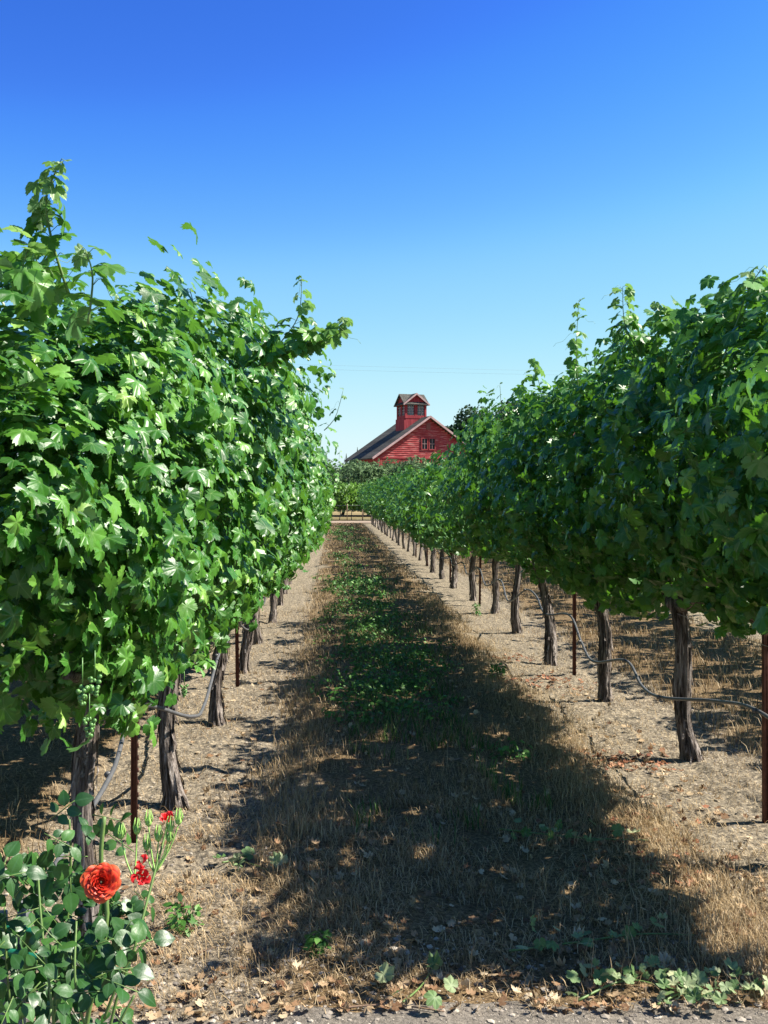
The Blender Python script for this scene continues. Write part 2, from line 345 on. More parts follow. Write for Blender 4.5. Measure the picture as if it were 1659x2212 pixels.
def strip_xy(n, y0, y1, c=STRIP_C, hw=.95, power=1.5, patch=True):
    xs = []; ys = []; tot = 0
    while tot < n:
        u = rng.random(n*2); y = y0*(y1/y0)**(u) if power else y0+(y1-y0)*u
        x = c+hw*(2*rng.random(n*2)-1)
        k = vnoise(x*3, y*3, 21)+.5*vnoise(x*9, y*9, 22) > (.72 if patch else 0)
        xs.append(x[k]); ys.append(y[k]); tot += k.sum()
    return np.concatenate(xs)[:n], np.concatenate(ys)[:n]
def blend(*l): return tuple(np.concatenate(q) for q in zip(*l))
A = Acc()
n = 26000; x, y = strip_xy(n, 3.35, 12); blades(n, (x,y), .018+.05*vnoise(x*3,y*3,31)**2, .0010+.0003*y/4, .8, '', None, acc=A)
n = 1800; x, y = strip_xy(n, 3.2, 7, hw=.95); blades(n, (x,y), .10, .0011, .55, '', None, colour=.4+.6*rng.random(n), acc=A)
edge = 1.50-STRIP_C
n = 12000; y = 3.1*(16/3.1)**rng.random(n); x = 1.42+rng.normal(0,.13,n)+.1*np.sin(y*2); blades(n, (x,y), .060, .0013, .6, '', None, colour=.6+.4*rng.random(n), acc=A)
n = 5000; y = 4.5*(18/4.5)**rng.random(n); x = -.22+rng.normal(0,.12,n)+.08*np.sin(y*3); blades(n, (x,y), .085, .0018, .6, '', None, colour=.35+.6*rng.random(n), acc=A)
n = 22000; x, y = strip_xy(n, 10, 58); blades(n, (x,y), .07, .0022+.0005*(y-10)/3, .7, '', None, acc=A)
n = 16000; x, y = strip_xy(n, 4.2, 30, STRIP_C+RSP, 1.0); blades(n, (x,y), .085, .002+.0004*y/4, .65, '', None, acc=A)
n = 5000; x, y = strip_xy(n, 4, 20, STRIP_C-RSP, 1.0); blades(n, (x,y), .08, .002, .65, '', None, acc=A)
tag(A.build('dry_grass', M['straw']), 'dry straw-coloured grass standing in the middle of the aisles', 'grass', kind='stuff')
A = Acc()
n = 60000; y = 3.05*(14/3.05)**rng.random(n); x = -2.0+rng.random(n)*5.6
k = rng.random(n) < np.where(strip(x) > .5, .9, .8)*np.where(y < 3.6, .8, .7)*(.35+1.0*(vnoise(x*2.2,y*2.2,41) > .45)); x, y = x[k], y[k]
blades(len(x), (x,y), .045, .0011+.0003*y/4, 1.4, '', None, flat=True, acc=A)
n = 16000; y = 3.05*(5.2/3.05)**rng.random(n); x = -.8+rng.random(n)*3.2; k = (vnoise(x*3,y*3,43)+.4*vnoise(x*10,y*10,44) > .55) & (y > 3.35-.15*np.sin(x*5)); x, y = x[k], y[k]
blades(len(x), (x,y), .055, .0013, 1.3, '', None, flat=True, colour=.5+.5*rng.random(len(x)), acc=A)
n = 5000; y = 3.2*(4.8/3.2)**rng.random(n); x = -.6+rng.random(n)*1.1; k = vnoise(x*4,y*4,45) > .5; x, y = x[k], y[k]
blades(len(x), (x,y), .04, .0013, .9, '', None, colour=.5+.5*rng.random(len(x)), acc=A)
tag(A.build('straw_litter', M['straw']), 'loose straw lying flat over the bare soil', 'straw', kind='stuff')
A = Acc()
n = 5500; x, y = strip_xy(n, 4.5, 40, .58, .5); k = vnoise(x*1.7, y*.9, 51) > .5; x, y = x[k], y[k]
blades(len(x), (x,y), .10, .0025+.0005*y/5, .6, '', None, acc=A)
tag(A.build('green_grass', M['green_blade']), 'patchy green grass along the middle of the aisle', 'grass', kind='stuff')
# leafy weeds
WL = oval_template(4, .3, .1, .3)
def weed_clump(acc, x, y, rad, hgt, n, s=.035):
    th = rng.random(n)*2*math.pi; r = rad*np.sqrt(rng.random(n)); z = gh(np.array([x]),np.array([y]))[0]+hgt*rng.random(n)*(1-.4*r/rad)
    pos = np.stack([x+r*np.cos(th), y+r*np.sin(th), z], -1)
    nrm = unit(np.stack([.5*np.cos(th), .5*np.sin(th), np.full(n,.8)], -1)+rng.normal(0,.4,(n,3)))
    inst(acc, WL[0], WL[1], pos, frames(nrm, np.stack([np.cos(th), np.sin(th), np.full(n,.1)],-1)+rng.normal(0,.3,(n,3))), s*(.5+rng.random(n)))
    for q in range(max(2, n//14)):
        a = rng.random()*6.28; e = np.array([x+rad*.7*math.cos(a), y+rad*.7*math.sin(a), z.max()*.9])
        acc.tube([[x,y,-.01],[(x+e[0])/2,(y+e[1])/2,e[2]*.6],e], [.002,.0016,.001], 4)
A = Acc()
for q in range(520):
    yy = 6.0*(50/6.0)**rng.random(); xx = .42+rng.normal(0,.30)
    if vnoise(np.array([xx*1.5]), np.array([yy*.8]), 51)[0] < (.45 if yy > 8 else .55) or abs(xx-.55) > .8: continue
    sc = 1 if yy < 14 else 1.6
    weed_clump(A, xx, yy, .12*sc*(.6+.8*rng.random()), .14*(.6+.9*rng.random()), 40 if yy < 14 else 30, .032*sc)
tag(A.build('weed_cover', M['weed']), 'low dark green weeds spreading along the grassy aisle', 'weeds', kind='stuff')
for (px, py, rr, hh, lab) in [(712,1350,.13,.24,'bushy green weed on the sunlit left edge of the grass strip'),(815,1370,.17,.30,'widest green weed clump in the middle of the aisle'),
        (1075,1470,.07,.16,'small green weed at the right edge of the shadow by the soil'),(1030,1330,.05,.2,'spindly weed on the bare soil beside the right row'),
        (395,2010,.06,.10,'small green weed in straw right of the rose bush'),(690,2080,.03,.08,'grassy green tuft in the foreground straw')]:
    D = 3467/(py-VY); X = (px-VX)*D/FV; A = Acc(); weed_clump(A, 0, 0, rr, hh, int(60+500*rr), .03)
    o = A.build('weed', M['weed']); o.location = (X, D, float(gh(X,D))-.0); tag(o, lab, 'weed', 'single weeds in the aisle')
# clods and pebbles
import itertools
ico = np.array([[0,0,1],[.89,0,.45],[.28,.85,.45],[-.72,.53,.45],[-.72,-.53,.45],[.28,-.85,.45],[.72,.53,-.45],[-.28,.85,-.45],[-.89,0,-.45],[-.28,-.85,-.45],[.72,-.53,-.45],[0,0,-1]])
icf = np.array([[0,1,2],[0,2,3],[0,3,4],[0,4,5],[0,5,1],[1,6,2],[2,7,3],[3,8,4],[4,9,5],[5,10,1],[6,7,2],[7,8,3],[8,9,4],[9,10,5],[10,6,1],[11,7,6],[11,8,7],[11,9,8],[11,10,9],[11,6,10]])
def stones(name, x, y, s, material, label, cat):
    n = len(x); A = Acc(); V = ico[None]*(s*(1+0*x))[:,None,None]*(.7+.6*rng.random((n,12,1))); V[:,:,2] *= .6
    V += np.stack([x,y,gh(x,y)],-1)[:,None]; off = (np.arange(n)*12)[:,None,None]
    A.add(V.reshape(-1,3), (icf[None]+off).reshape(-1,3), a=np.repeat(rng.random(n),12))
    tag(A.build(name, material, smooth=False), label, cat, kind='stuff')
n = 16000; y = 3.0*(11/3.0)**rng.random(n); x = -2+rng.random(n)*6; k = (strip(x) < .4) & (y > 3.2); x, y = x[k], y[k]
m, nt, b = mat('soil_clod'); at = N(nt, 'Attribute', attribute_name='rnd'); nt.links.new(ramp(nt, [(0,(.13,.11,.09)),(.6,(.29,.25,.205)),(1,(.45,.39,.31))], at.outputs['Fac']).outputs[0], b.inputs['Base Color']); b.inputs['Roughness'].default_value = .95; M['clod'] = m
stones('soil_clods', x, y, .0035+.007*rng.random(len(x))**3, M['clod'], 'small grey clods of dry soil under the vines', 'soil clods')
n = 4500; y = 2.8+rng.random(n)**1.5*.75; x = -1.2+rng.random(n)*3.6
stones('gravel', x, y, .003+.013*rng.random(n)**5, M['clod'], 'loose grey gravel at the front edge of the aisle', 'gravel')
# fallen leaves
def litter(name, x, y, s, material, label, cat, lift=.01):
    n = len(x); A = Acc(); pos = np.stack([x,y,gh(x,y)+lift+.012*rng.random(n)],-1)
    nr = unit(np.array([0,0,1.])+rng.normal(0,.35,(n,3))); inst(A, GL[1][0], GL[1][1], pos, frames(nr, rng.normal(0,1,(n,3))), s*(.6+.7*rng.random(n)), vein=GL[1][2], zs=-.8+rng.normal(0,1.8,n))
    tag(A.build(name, material), label, cat, kind='stuff')
n = 1500; y = 3.05*(9/3.05)**(rng.random(n)**1.6); x = -.9+2.9*rng.random(n)
litter('leaf_litter', x, y, .021, M['dry'], 'tan and brown curled vine leaves fallen on the ground', 'fallen leaves')
cx = [(1330,1640,.16,130),(1170,1475,.2,80),(1090,1420,.18,50),(1420,1880,.2,90),(1350,1770,.25,60)]
x = []; y = []
for px, py, r, k in cx:
    D = 3467/(py-VY); X = (px-VX)*D/FV; x.append(X+rng.normal(0,r,k)); y.append(D+rng.normal(0,r*.8,k))
litter('red_leaf_litter', np.concatenate(x), np.concatenate(y), .020, M['redlitter'], 'heap-like scatter of rusty red dried leaves on the right soil strip', 'fallen leaves', .004)
# ------------------------------------------------------------------ vines
def mesh_leaves(acc, pos, nrm, tip, size, lod, matidx=0, rnd=None):
    n = len(pos); TS = GLV[lod]; kk = rng.integers(0, len(TS), n); rn = rnd if rnd is not None else rng.random(n)**1.3; zz = .4+1.2*rng.random(n)-.5*(rng.random(n) < .2); size = np.broadcast_to(size, (n,))
    for k, T in enumerate(TS):
        q = kk == k
        if q.any(): inst(acc, T[0], T[1], pos[q], frames(nrm[q], tip[q]), size[q], matidx, rnd=rn[q], vein=T[2], zs=zz[q])
def canopy(lod, nl, hw, zb, zt, ylen=1.0, size=.072, bot=.35, seed=0, topn=6, side=1, wfun=None, topw=.3, helio=0):
    """foliage of one vine; local frame: y along the row, z up; leaves grouped in shoots' clusters."""
    global rng
    keep = rng; rng = np.random.default_rng(1000+seed); acc = Acc()
    zc = (zb+zt)/2; hz = (zt-zb)/2
    nc = int(nl/13); ph = rng.random(nc)*2*math.pi
    cc = np.cos(ph); ss = np.sin(ph); rad = np.where(rng.random(nc) < .62, .93+rng.normal(0,.10,nc), .85*rng.random(nc)**.6)
    X = np.sign(cc)*np.abs(cc)**.6*hw*rad; Z = zc+np.sign(ss)*np.abs(ss)**.75*hz*rad; Y = (rng.random(nc)*2-1)*ylen
    Z += .15*np.sin(Y*4.3+seed)*(Z > zc)+.12*rng.normal(0,1,nc)*(ss > .5)
    wf = bot+(1-bot)*np.clip((Z-zb)/((zt-zb)*.45), 0, 1); wf = wf*(1-topw*np.clip((Z-(zc+hz*.4))/(hz*.6), 0, 1)); X *= wf*(1+.10*np.sin(Y*5.1+Z*3+seed)+.07*np.sin(Z*9-Y*4+seed*2))
    if wfun is not None: X, Y, Z = wfun(X, Y, Z)
    Z = np.minimum(Z, zt+.10+.08*np.sin(Y*9+seed)+.06*np.sin(Y*23)); ci = rng.integers(0, nc, nl); spread = .07
    pos = np.stack([X[ci], Y[ci], Z[ci]], -1)+rng.normal(0, spread, (nl,3))*np.array([.8,1,1.1])
    pos[:,2] = np.maximum(pos[:,2], zb-.08)
    out = np.stack([pos[:,0]/hw, 0*pos[:,0], .55*(pos[:,2]-zc)/hz], -1)
    nrm = unit(unit(out)*1.0+np.array([0,-.12,.40])+helio*np.array([.68,-.25,.65])+rng.normal(0,.55,(nl,3)))
    tip = np.array([0,0,-1.])+unit(out)*.35+rng.normal(0,.6,(nl,3))
    sz = size*(.45+.85*rng.random(nl)**.8); mesh_leaves(acc, pos, nrm, tip, sz, lod)
    # canes running up through it and past the top
    for q in range(topn):
        y0 = (rng.random()*2-1)*ylen*.9; x0 = rng.normal(0, hw*.35); z0 = zt-.45; L = .36+.36*rng.random()**1.5
        pts = np.array([[x0,y0,z0]]+[[x0+L*t*rng.normal(.0,.1)+.3*L*t*t*np.sign(x0), y0+L*t*t*rng.normal(0,.15), z0+L*t] for t in (.33,.66,1.)])
        shoot(acc, pts, lod, size*.95, 11)
    rng = keep; return acc
def smoothpts(pts, n):
    pts = np.asarray(pts, float); t = np.linspace(0, len(pts)-1, n); i = np.clip(np.floor(t).astype(int), 0, len(pts)-2); f = (t-i)[:,None]
    p0 = pts[np.maximum(i-1,0)]; p1 = pts[i]; p2 = pts[i+1]; p3 = pts[np.minimum(i+2,len(pts)-1)]
    return .5*((2*p1)+(-p0+p2)*f+(2*p0-5*p1+4*p2-p3)*f**2+(-p0+3*p1-3*p2+p3)*f**3)
def shoot(acc, pts, lod, size, nleaf, stem=.0035, tendril=False, smat=1, lmat=2, r0=.35):
    c = smoothpts(pts, max(8, nleaf+2)); k = len(c)
    acc.tube(c, np.linspace(stem, stem*.35, k), 5 if lod == 0 else 3, smat)
    tt = np.linspace(.05, 1, nleaf); idx = tt*(k-1); ii = np.clip(idx.astype(int), 0, k-2); pos = c[ii]+(c[ii+1]-c[ii])*(idx-ii)[:,None]
    sgn = np.where(np.arange(nleaf)%2 == 0, 1., -1.); a0 = rng.random()*3.14
    sd = np.stack([np.cos(a0+rng.normal(0,.5,nleaf))*sgn, np.sin(a0+rng.normal(0,.5,nleaf))*sgn, .25+rng.normal(0,.2,nleaf)], -1)
    sz = size*(1-.60*tt**2.5)*(.8+.3*rng.random(nleaf)); pp = pos+unit(sd)*sz[:,None]*.9
    if lod == 0:
        for a, b_ in zip(pos, pp): acc.tube([a, (a+b_)/2+[0,0,.008], b_], .0012, 3, smat)
    nrm = unit(np.array([0,0,.8])+sd*.5+rng.normal(0,.4,(nleaf,3))); tip = sd+np.array([0,0,-.7])+rng.normal(0,.25,(nleaf,3))
    # basal leaves are mature, the tip is young and pale
    T = GL[lod]; mt = tt < .55
    if mt.any(): inst(acc, T[0], T[1], pp[mt], frames(nrm[mt], tip[mt]), sz[mt], 0, rnd=.4+.5*rng.random(mt.sum()), vein=T[2], zs=.5+rng.random(mt.sum()))
    if (~mt).any(): inst(acc, T[0], T[1], pp[~mt], frames(nrm[~mt], tip[~mt]), sz[~mt], lmat, rnd=rng.random((~mt).sum())*.6+.4*tt[~mt], vein=T[2], zs=.8+rng.random((~mt).sum()))
    if tendril:
        for q in range(tendril):
            s0 = c[int(k*(.4+.5*rng.random()))]; a = rng.random()*6.28; L = .10+.08*rng.random()
            tp = [s0+np.array([math.cos(a)*L*t, math.sin(a)*L*t, L*(.6*t-1.1*t*t)+.02*math.sin(8*t)]) for t in np.linspace(0,1,9)]
            acc.tube(tp, .0008, 3, smat)
VM = [M['vine'], M['stem'], M['young']]
def trunk_mesh(seed, r=.045, h=.88, lean=(.03,.05), det=1, arms=True, armlen=.70):
    rr = np.random.default_rng(seed+500); acc = Acc(); n = 22 if det else 8; sd = 36 if det else 8
    t = np.linspace(0, 1, n); pts = np.stack([lean[0]*t+.022*np.sin(t*6+seed), lean[1]*t+.022*np.sin(t*5+seed*2), -.05+(h+.05)*t], -1)
    rad = .80*r*(1+.55*np.exp(-t*14)-.12*t+.30*np.clip((t-.8)/.2,0,1)**2+.10*np.sin(t*8+seed)+.07*np.sin(t*17+2*seed))
    th = np.linspace(0, 2*math.pi, sd, endpoint=False)
    nz = np.array([1+.10*np.sin(3*th+seed+tt*2)+.08*np.sin(7*th+tt*3+seed)+(.13*np.sin(11*th+1.8*math.sin(4*tt)+seed) if det else 0) + (rr.normal(0,.05,sd) if det else 0) for tt in t])
    acc.tube(pts, rad, sd, 0, noise=nz)
    if det:      # peeling bark strips
        for q in range(44):
            a = rr.random()*6.28; t0 = rr.random()**1.8*.75; L = .10+.22*rr.random(); ww = .003+.007*rr.random(); P_ = []
            for u in np.linspace(0, 1, 6):
                tt = min(t0+u*L, 1); i = min(int(tt*(n-1)), n-2); c = pts[i]+(pts[i+1]-pts[i])*(tt*(n-1)-i); rd = np.interp(tt, t, rad)*1.08+.034*(1-u)**2*(rr.random()*.8+.2)
                aa = a+.15*math.sin(3*u+q); P_.append((c, rd, aa))
            V = []
            for c, rd, aa in P_:
                dd = np.array([math.cos(aa), math.sin(aa), 0]); tn = np.array([-math.sin(aa), math.cos(aa), 0])
                V += [c+dd*rd-tn*ww, c+dd*rd+tn*ww]
            acc.add(V, np.array([[2*k, 2*k+1, 2*k+3, 2*k+2] for k in range(5)]))
    if arms:
        top = pts[-1]
        for s in (-1, 1):
            L = armlen; q = np.linspace(0, 1, 12); ap = np.stack([top[0]*(1-q)+.025*np.sin(q*9+seed+s), top[1]+s*L*q, top[2]-.04+.06*np.sin(q*2.6)+.02*np.sin(q*13+seed)], -1)
            sa = 12 if det else 5; bz = rr.normal(0,.10,sa); an = np.array([1+bz+.12*np.sin(u*17+seed) for u in q])
            acc.tube(ap, np.linspace(r*.72, r*.32, 12), sa, 0, noise=an)
    return acc
def place_obj(src, parent, loc=(0,0,0)):
    c = src.copy(); COL.objects.link(c); c.parent = parent; c.location = loc; return c
def hide_proto(o): bpy.data.objects.remove(o)

def grapes(acc, c, n=30, r=.0048):
    th, ph = np.linspace(0, math.pi, 7), np.linspace(0, 2*math.pi, 9)[:-1]
    V = np.array([[math.sin(a)*math.cos(b_), math.sin(a)*math.sin(b_), math.cos(a)] for a in th for b_ in ph]); F = np.array([[i*8+j, (i+1)*8+j, (i+1)*8+(j+1)%8, i*8+(j+1)%8] for i in range(6) for j in range(8)])
    for q in range(n):
        z = rng.random(); rad = .014*(1-z*.75); a = rng.random()*6.28
        acc.add(V*r*(.85+.3*rng.random())+np.array([c[0]+rad*math.cos(a), c[1]+rad*math.sin(a), c[2]-.045*z]), F)
    acc.tube([[c[0],c[1],c[2]+.06],[c[0],c[1],c[2]]], .0015, 4)

# shared far protos
pt = {}
for k in range(3):
    pt['t%d'%k] = trunk_mesh(60+k, det=0, lean=(.02*(k-1), .03)).build('trunk', M['bark'])
    pt['tm%d'%k] = trunk_mesh(80+k, lean=(-.05+.05*k, .05-.04*k)).build('trunk', M['bark'])
    pt['mid_l%d'%k] = canopy(1, 2700, .60, .60, 2.14, size=.055, bot=.35, seed=10+k, topn=6).build('foliage', VM)
    pt['far_l%d'%k] = canopy(2, 1050, .64, .50, 2.15, size=.080, bot=.55, seed=20+k, topn=3).build('foliage', VM)
    pt['mid_r%d'%k] = canopy(1, 2700, .60, .84, 2.22, size=.055, bot=.35, seed=30+k, topn=7).build('foliage', VM)
    pt['far_r%d'%k] = canopy(2, 1050, .66, .72, 2.10, size=.080, bot=.5, seed=40+k, topn=3).build('foliage', VM)
VS = 1.86
def vine_row(side, X, ys, near, lowdetail=False):
    out = []
    for i, y in enumerate(ys):
        nm = {'l':'sunlit left row','r':'shaded right row','rr':'outer row beyond the shaded right row','ll':'outer row behind the sunlit left row'}[side]
        if i < 14 and side in 'lr': lab = '%s grapevine from the camera in the %s'%(ORD[i], nm)
        elif side in 'lr': lab = 'small distant leafy grapevine near the road end of the %s'%nm
        else: lab = 'grapevine half hidden in the %s'%nm
        dx = {'l0':.0,'l1':-.03,'l2':-.01,'r1':.09,'r2':.02,'r3':-.03,'r4':.02,'r5':.05}.get(side+str(i), rng.normal(0,.02))
        v = empty('grapevine', (X+dx, y, 0), label=lab, cat='grapevine', group='grapevines of the '+nm)
        d = y
        if i < near: out.append((v, i, y)); continue
        k = i%3
        if d < 22 and not lowdetail: tr = place_obj(pt['tm%d'%k], v)
        else: tr = place_obj(pt['t%d'%k], v)
        tr.name = 'trunk'; tr.rotation_euler = (0, 0, (0 if i%2 else math.pi)); tr.scale = (.9+.2*rng.random(), 1, 1)
        ss = side[0]; f = place_obj(pt[('mid_' if d < 15 and not lowdetail else 'far_')+ss+str(k)], v)
        f.rotation_euler = (0, 0, (0 if (i//3)%2 else math.pi)); f.scale = (1, 1, (.94+.13*rng.random()) if side[0] == 'l' else (1.10+.04*rng.random() if i < 5 else 1.0 if i == 5 else .88+.12*rng.random())); f.name = 'foliage'
    return out
left_ys = [3.28, 5.25, 7.12, 9.0]+[9.0+VS*k for k in range(1, 26)]
right_ys = [4.3, 6.12, 7.75, 9.55, 11.7, 13.6]+[13.6+VS*k for k in range(1, 24)]
NL = vine_row('l', XL, left_ys, 4); NR = vine_row('r', XR, right_ys, 4)
vine_row('rr', XR+RSP, [4.0+VS*k for k in range(22)], 0, True)
vine_row('ll', XL-RSP, [3.6+VS*k for k in range(14)], 0, True)
# near, unique vines
lspec = {0:dict(nl=5400, hw=.38, zb=.90, zt=2.10, bot=.5, size=.047, topn=0, ylen=.92, wfun=lambda X, Y, Z: (X-.50*np.clip(-Y, 0, 1), Y, Z+.10*np.clip(-Y, 0, 1)*(Z < 1.5))), 1:dict(nl=4600, hw=.53, zb=.85, zt=2.37, bot=.3, size=.052, topn=4, topw=.1),
         2:dict(nl=4200, hw=.60, zb=.79, zt=2.50, bot=.3, size=.054, topn=5, topw=.05), 3:dict(nl=3900, hw=.60, zb=.71, zt=2.38, bot=.3, size=.054, topn=4, topw=.15)}
tspec = {0:dict(r=.041, h=1.02, lean=(.02,.05), armlen=.35), 1:dict(r=.050, lean=(-.02,.02)), 2:dict(r=.050, lean=(.03,.04)), 3:dict(r=.048, lean=(.05,.02))}
for v, i, y in NL:
    trunk_mesh(i+1, **tspec[i]).build('trunk', M['bark'], v); canopy(0, seed=100+i, helio=.75, **lspec[i]).build('foliage', VM, v)
rspec = {0:dict(nl=4000, hw=.55, zb=1.06, zt=2.38, topn=4, wfun=lambda X, Y, Z: (X, Y, 1.02+(Z-1.02)*(1-.42*np.clip((-Y-.1)/.9, 0, 1)))), 1:dict(nl=4000, hw=.56, zb=.96, zt=2.40, topn=10), 2:dict(nl=3900, hw=.58, zb=.84, zt=2.42, topn=8), 3:dict(nl=3800, hw=.58, zb=.85, zt=2.36, topn=7)}
tr2 = {0:dict(r=.05, lean=(0,0)), 1:dict(r=.055, lean=(-.12,.0)), 2:dict(r=.05, lean=(-.10,.03)), 3:dict(r=.052, lean=(-.10,.03))}
for v, i, y in NR:
    trunk_mesh(i+21, h=.95, **tr2[i]).build('trunk', M['bark'], v); canopy(0 if i < 3 else 1, seed=200+i, bot=.4, size=.055, **rspec[i]).build('foliage', VM, v)
for o in pt.values(): hide_proto(o)
# named long shoots, part of the vine they grow from (pixel path at a chosen depth)
def named_shoot(v, path, size, n, tendril=3, stem=.004):
    vine, i, y = v; acc = Acc(); base = np.array([vine.location.x, vine.location.y, 0])
    pts = np.array([P(a, b_, D) for a, b_, D in path])-base
    shoot(acc, pts, 0, size, n, stem=stem, tendril=tendril); acc.build('shoot', VM, vine)
named_shoot(NL[0], [(150,640,2.9),(112,520,2.85),(100,430,2.82),(128,352,2.8)], .058, 26, 2, .005)
named_shoot(NL[0], [(190,700,2.7),(200,600,2.7),(185,540,2.7)], .07, 9)
named_shoot(NL[0], [(60,640,2.7),(50,580,2.7),(60,540,2.7)], .07, 9)
named_shoot(NL[1], [(400,740,4.3),(420,680,4.3),(410,625,4.3)], .07, 9)
named_shoot(NL[2], [(560,790,5.0),(610,735,5.0),(645,680,5.0),(652,600,5.0)], .065, 20, 2)
named_shoot(NL[2], [(560,800,5.0),(640,745,5.0),(700,735,5.0),(748,692,5.0)], .08, 26, 2, .005)
named_shoot(NL[3], [(700,930,8.5),(725,900,8.5),(742,840,8.5)], .06, 6, 1)
named_shoot(NL[3], [(660,920,8.0),(680,880,8.0),(690,845,8.0)], .07, 7, 1)
named_shoot(NR[0], [(1560,780,4.6),(1590,700,4.6),(1615,630,4.6),(1645,580,4.6)], .07, 20, 3, .005)
named_shoot(NR[1], [(1380,760,5.9),(1350,700,5.9),(1345,620,5.9)], .08, 22, 2)
named_shoot(NR[1], [(1480,760,5.6),(1460,700,5.6),(1420,660,5.6)], .08, 20, 2)
named_shoot(NR[2], [(1250,850,7.2),(1245,760,7.2),(1250,650,7.2)], .075, 18, 3)
named_shoot(NR[3], [(1175,900,8.6),(1165,830,8.6),(1148,778,8.6)], .08, 17, 3)
named_shoot(NR[3], [(1090,930,9.6),(1083,880,9.6),(1080,828,9.6)], .05, 4, 1, .004)
named_shoot(NL[1], [(400,1440,4.3),(435,1430,4.2),(470,1385,4.2)], .06, 6, 1)
v = NL[0][0]; base = np.array([v.location.x, v.location.y, 0])
for (px, py, D) in [(205,1462,2.36),(178,1478,2.34),(193,1552,2.5),(398,1480,4.1)]:
    acc = Acc(); grapes(acc, P(px, py, D)-base); acc.build('grape_bunch', M['grape'], v)
# ------------------------------------------------------------------ stakes, wires, hoses
def stake_mesh(h):
    A = Acc(); t = .0035; w_ = .0145
    A.prism([(-w_, -.03),(w_, -.03),(w_, h),(-w_, h)], -t, t)            # web seen from the aisle
    A.box(-t, t, t, .028, -.03, h)
    A.box(-w_, -w_+t*1.6, -.012, -t, -.03, h-.001); A.box(w_-t*1.6, w_, -.012, -t, -.03, h-.001)
    for k in range(int(h/.055)): A.box(w_, w_+.005, -.004, .003, .03+k*.055, .05+k*.055)
    return A
for side, X, ys in (('left', XL, [4.66, 8.35, 13.0, 17.6, 25.0, 33, 41, 49]), ('right', XR, [4.92, 8.85, 14.6, 18.3, 22.8, 26.0, 33, 41, 49])):
    src = stake_mesh(2.1).build('trellis_stake', M['rust'])
    for i, y in enumerate(ys):
        o = src if i == 0 else src.copy()
        if i: COL.objects.link(o)
        o.location = (X+.01-(.12 if y == 4.66 else 0), y, 0); o.rotation_euler = (R_(rng.normal(0,.8)), R_(rng.normal(0,.8)), R_(rng.normal(0,8)))
        tag(o, '%s rusty steel trellis stake from the camera in the %s row of vines'%(ORD[i], side), 'stake', 'rusty stakes of the %s row'%side)
    for z in (.86, 1.6):
        A = Acc(); yy = np.linspace(ys[0]-1.2, 56, 40); A.tube(np.stack([0*yy, yy, z+.01*np.sin(yy)], -1), .0016, 4)
        o = A.build('trellis_wire', M['wire']); o.location = (X-.03, 0, 0)
        tag(o, '%s thin galvanised wire strung along the %s row of vines'%('lower' if z < 1 else 'upper', side), 'wire', 'trellis wires')
def hose(X, kn, label, r=.0095):
    kn = np.array(kn, float); A = Acc(); pts = smoothpts(np.stack([kn[:,1]+X, kn[:,0], kn[:,2]], -1), len(kn)*8); A.tube(pts, r, 8)
    for y, x, z in kn[::2]: A.tube([[X+x-.014,y-.004,z],[X+x-.014,y+.004,z]], .013, 8)
    tag(A.build('drip_hose', M['hose']), label, 'hose', 'drip irrigation hoses')
ks = [(2.2,-.06,.30),(2.9,-.05,.42),(3.9,-.05,.50),(4.66,-.10,.60),(5.3,.055,.42),(5.9,.05,.36),(6.8,.03,.50),(7.1,.055,.55),(8.35,-.03,.55)]
yy = 9.0
while yy < 56: ks += [(yy,.05,.38+.05*rng.random()),(yy+.93,.02,.46+.1*rng.random())]; yy += VS
hose(XL, ks, 'grey drip irrigation hose sagging between trunks of the left row')
ks = [(3.4,.0,.40),(4.3,-.02,.46),(4.92,-.03,.53),(5.5,-.02,.46),(6.12,-.11,.36),(6.6,-.08,.34),(7.1,-.04,.42),(7.75,-.10,.31),(8.3,-.06,.38),(8.85,-.03,.53),(9.55,-.09,.46),(10.3,-.03,.55),(10.9,-.02,.56),(11.7,-.07,.36)]
yy = 12.6
while yy < 56: ks += [(yy,-.02,.46+.1*rng.random()),(yy+.93,-.06,.35+.06*rng.random())]; yy += VS
hose(XR, ks, 'dark drip irrigation hose looping between trunks of the right row')
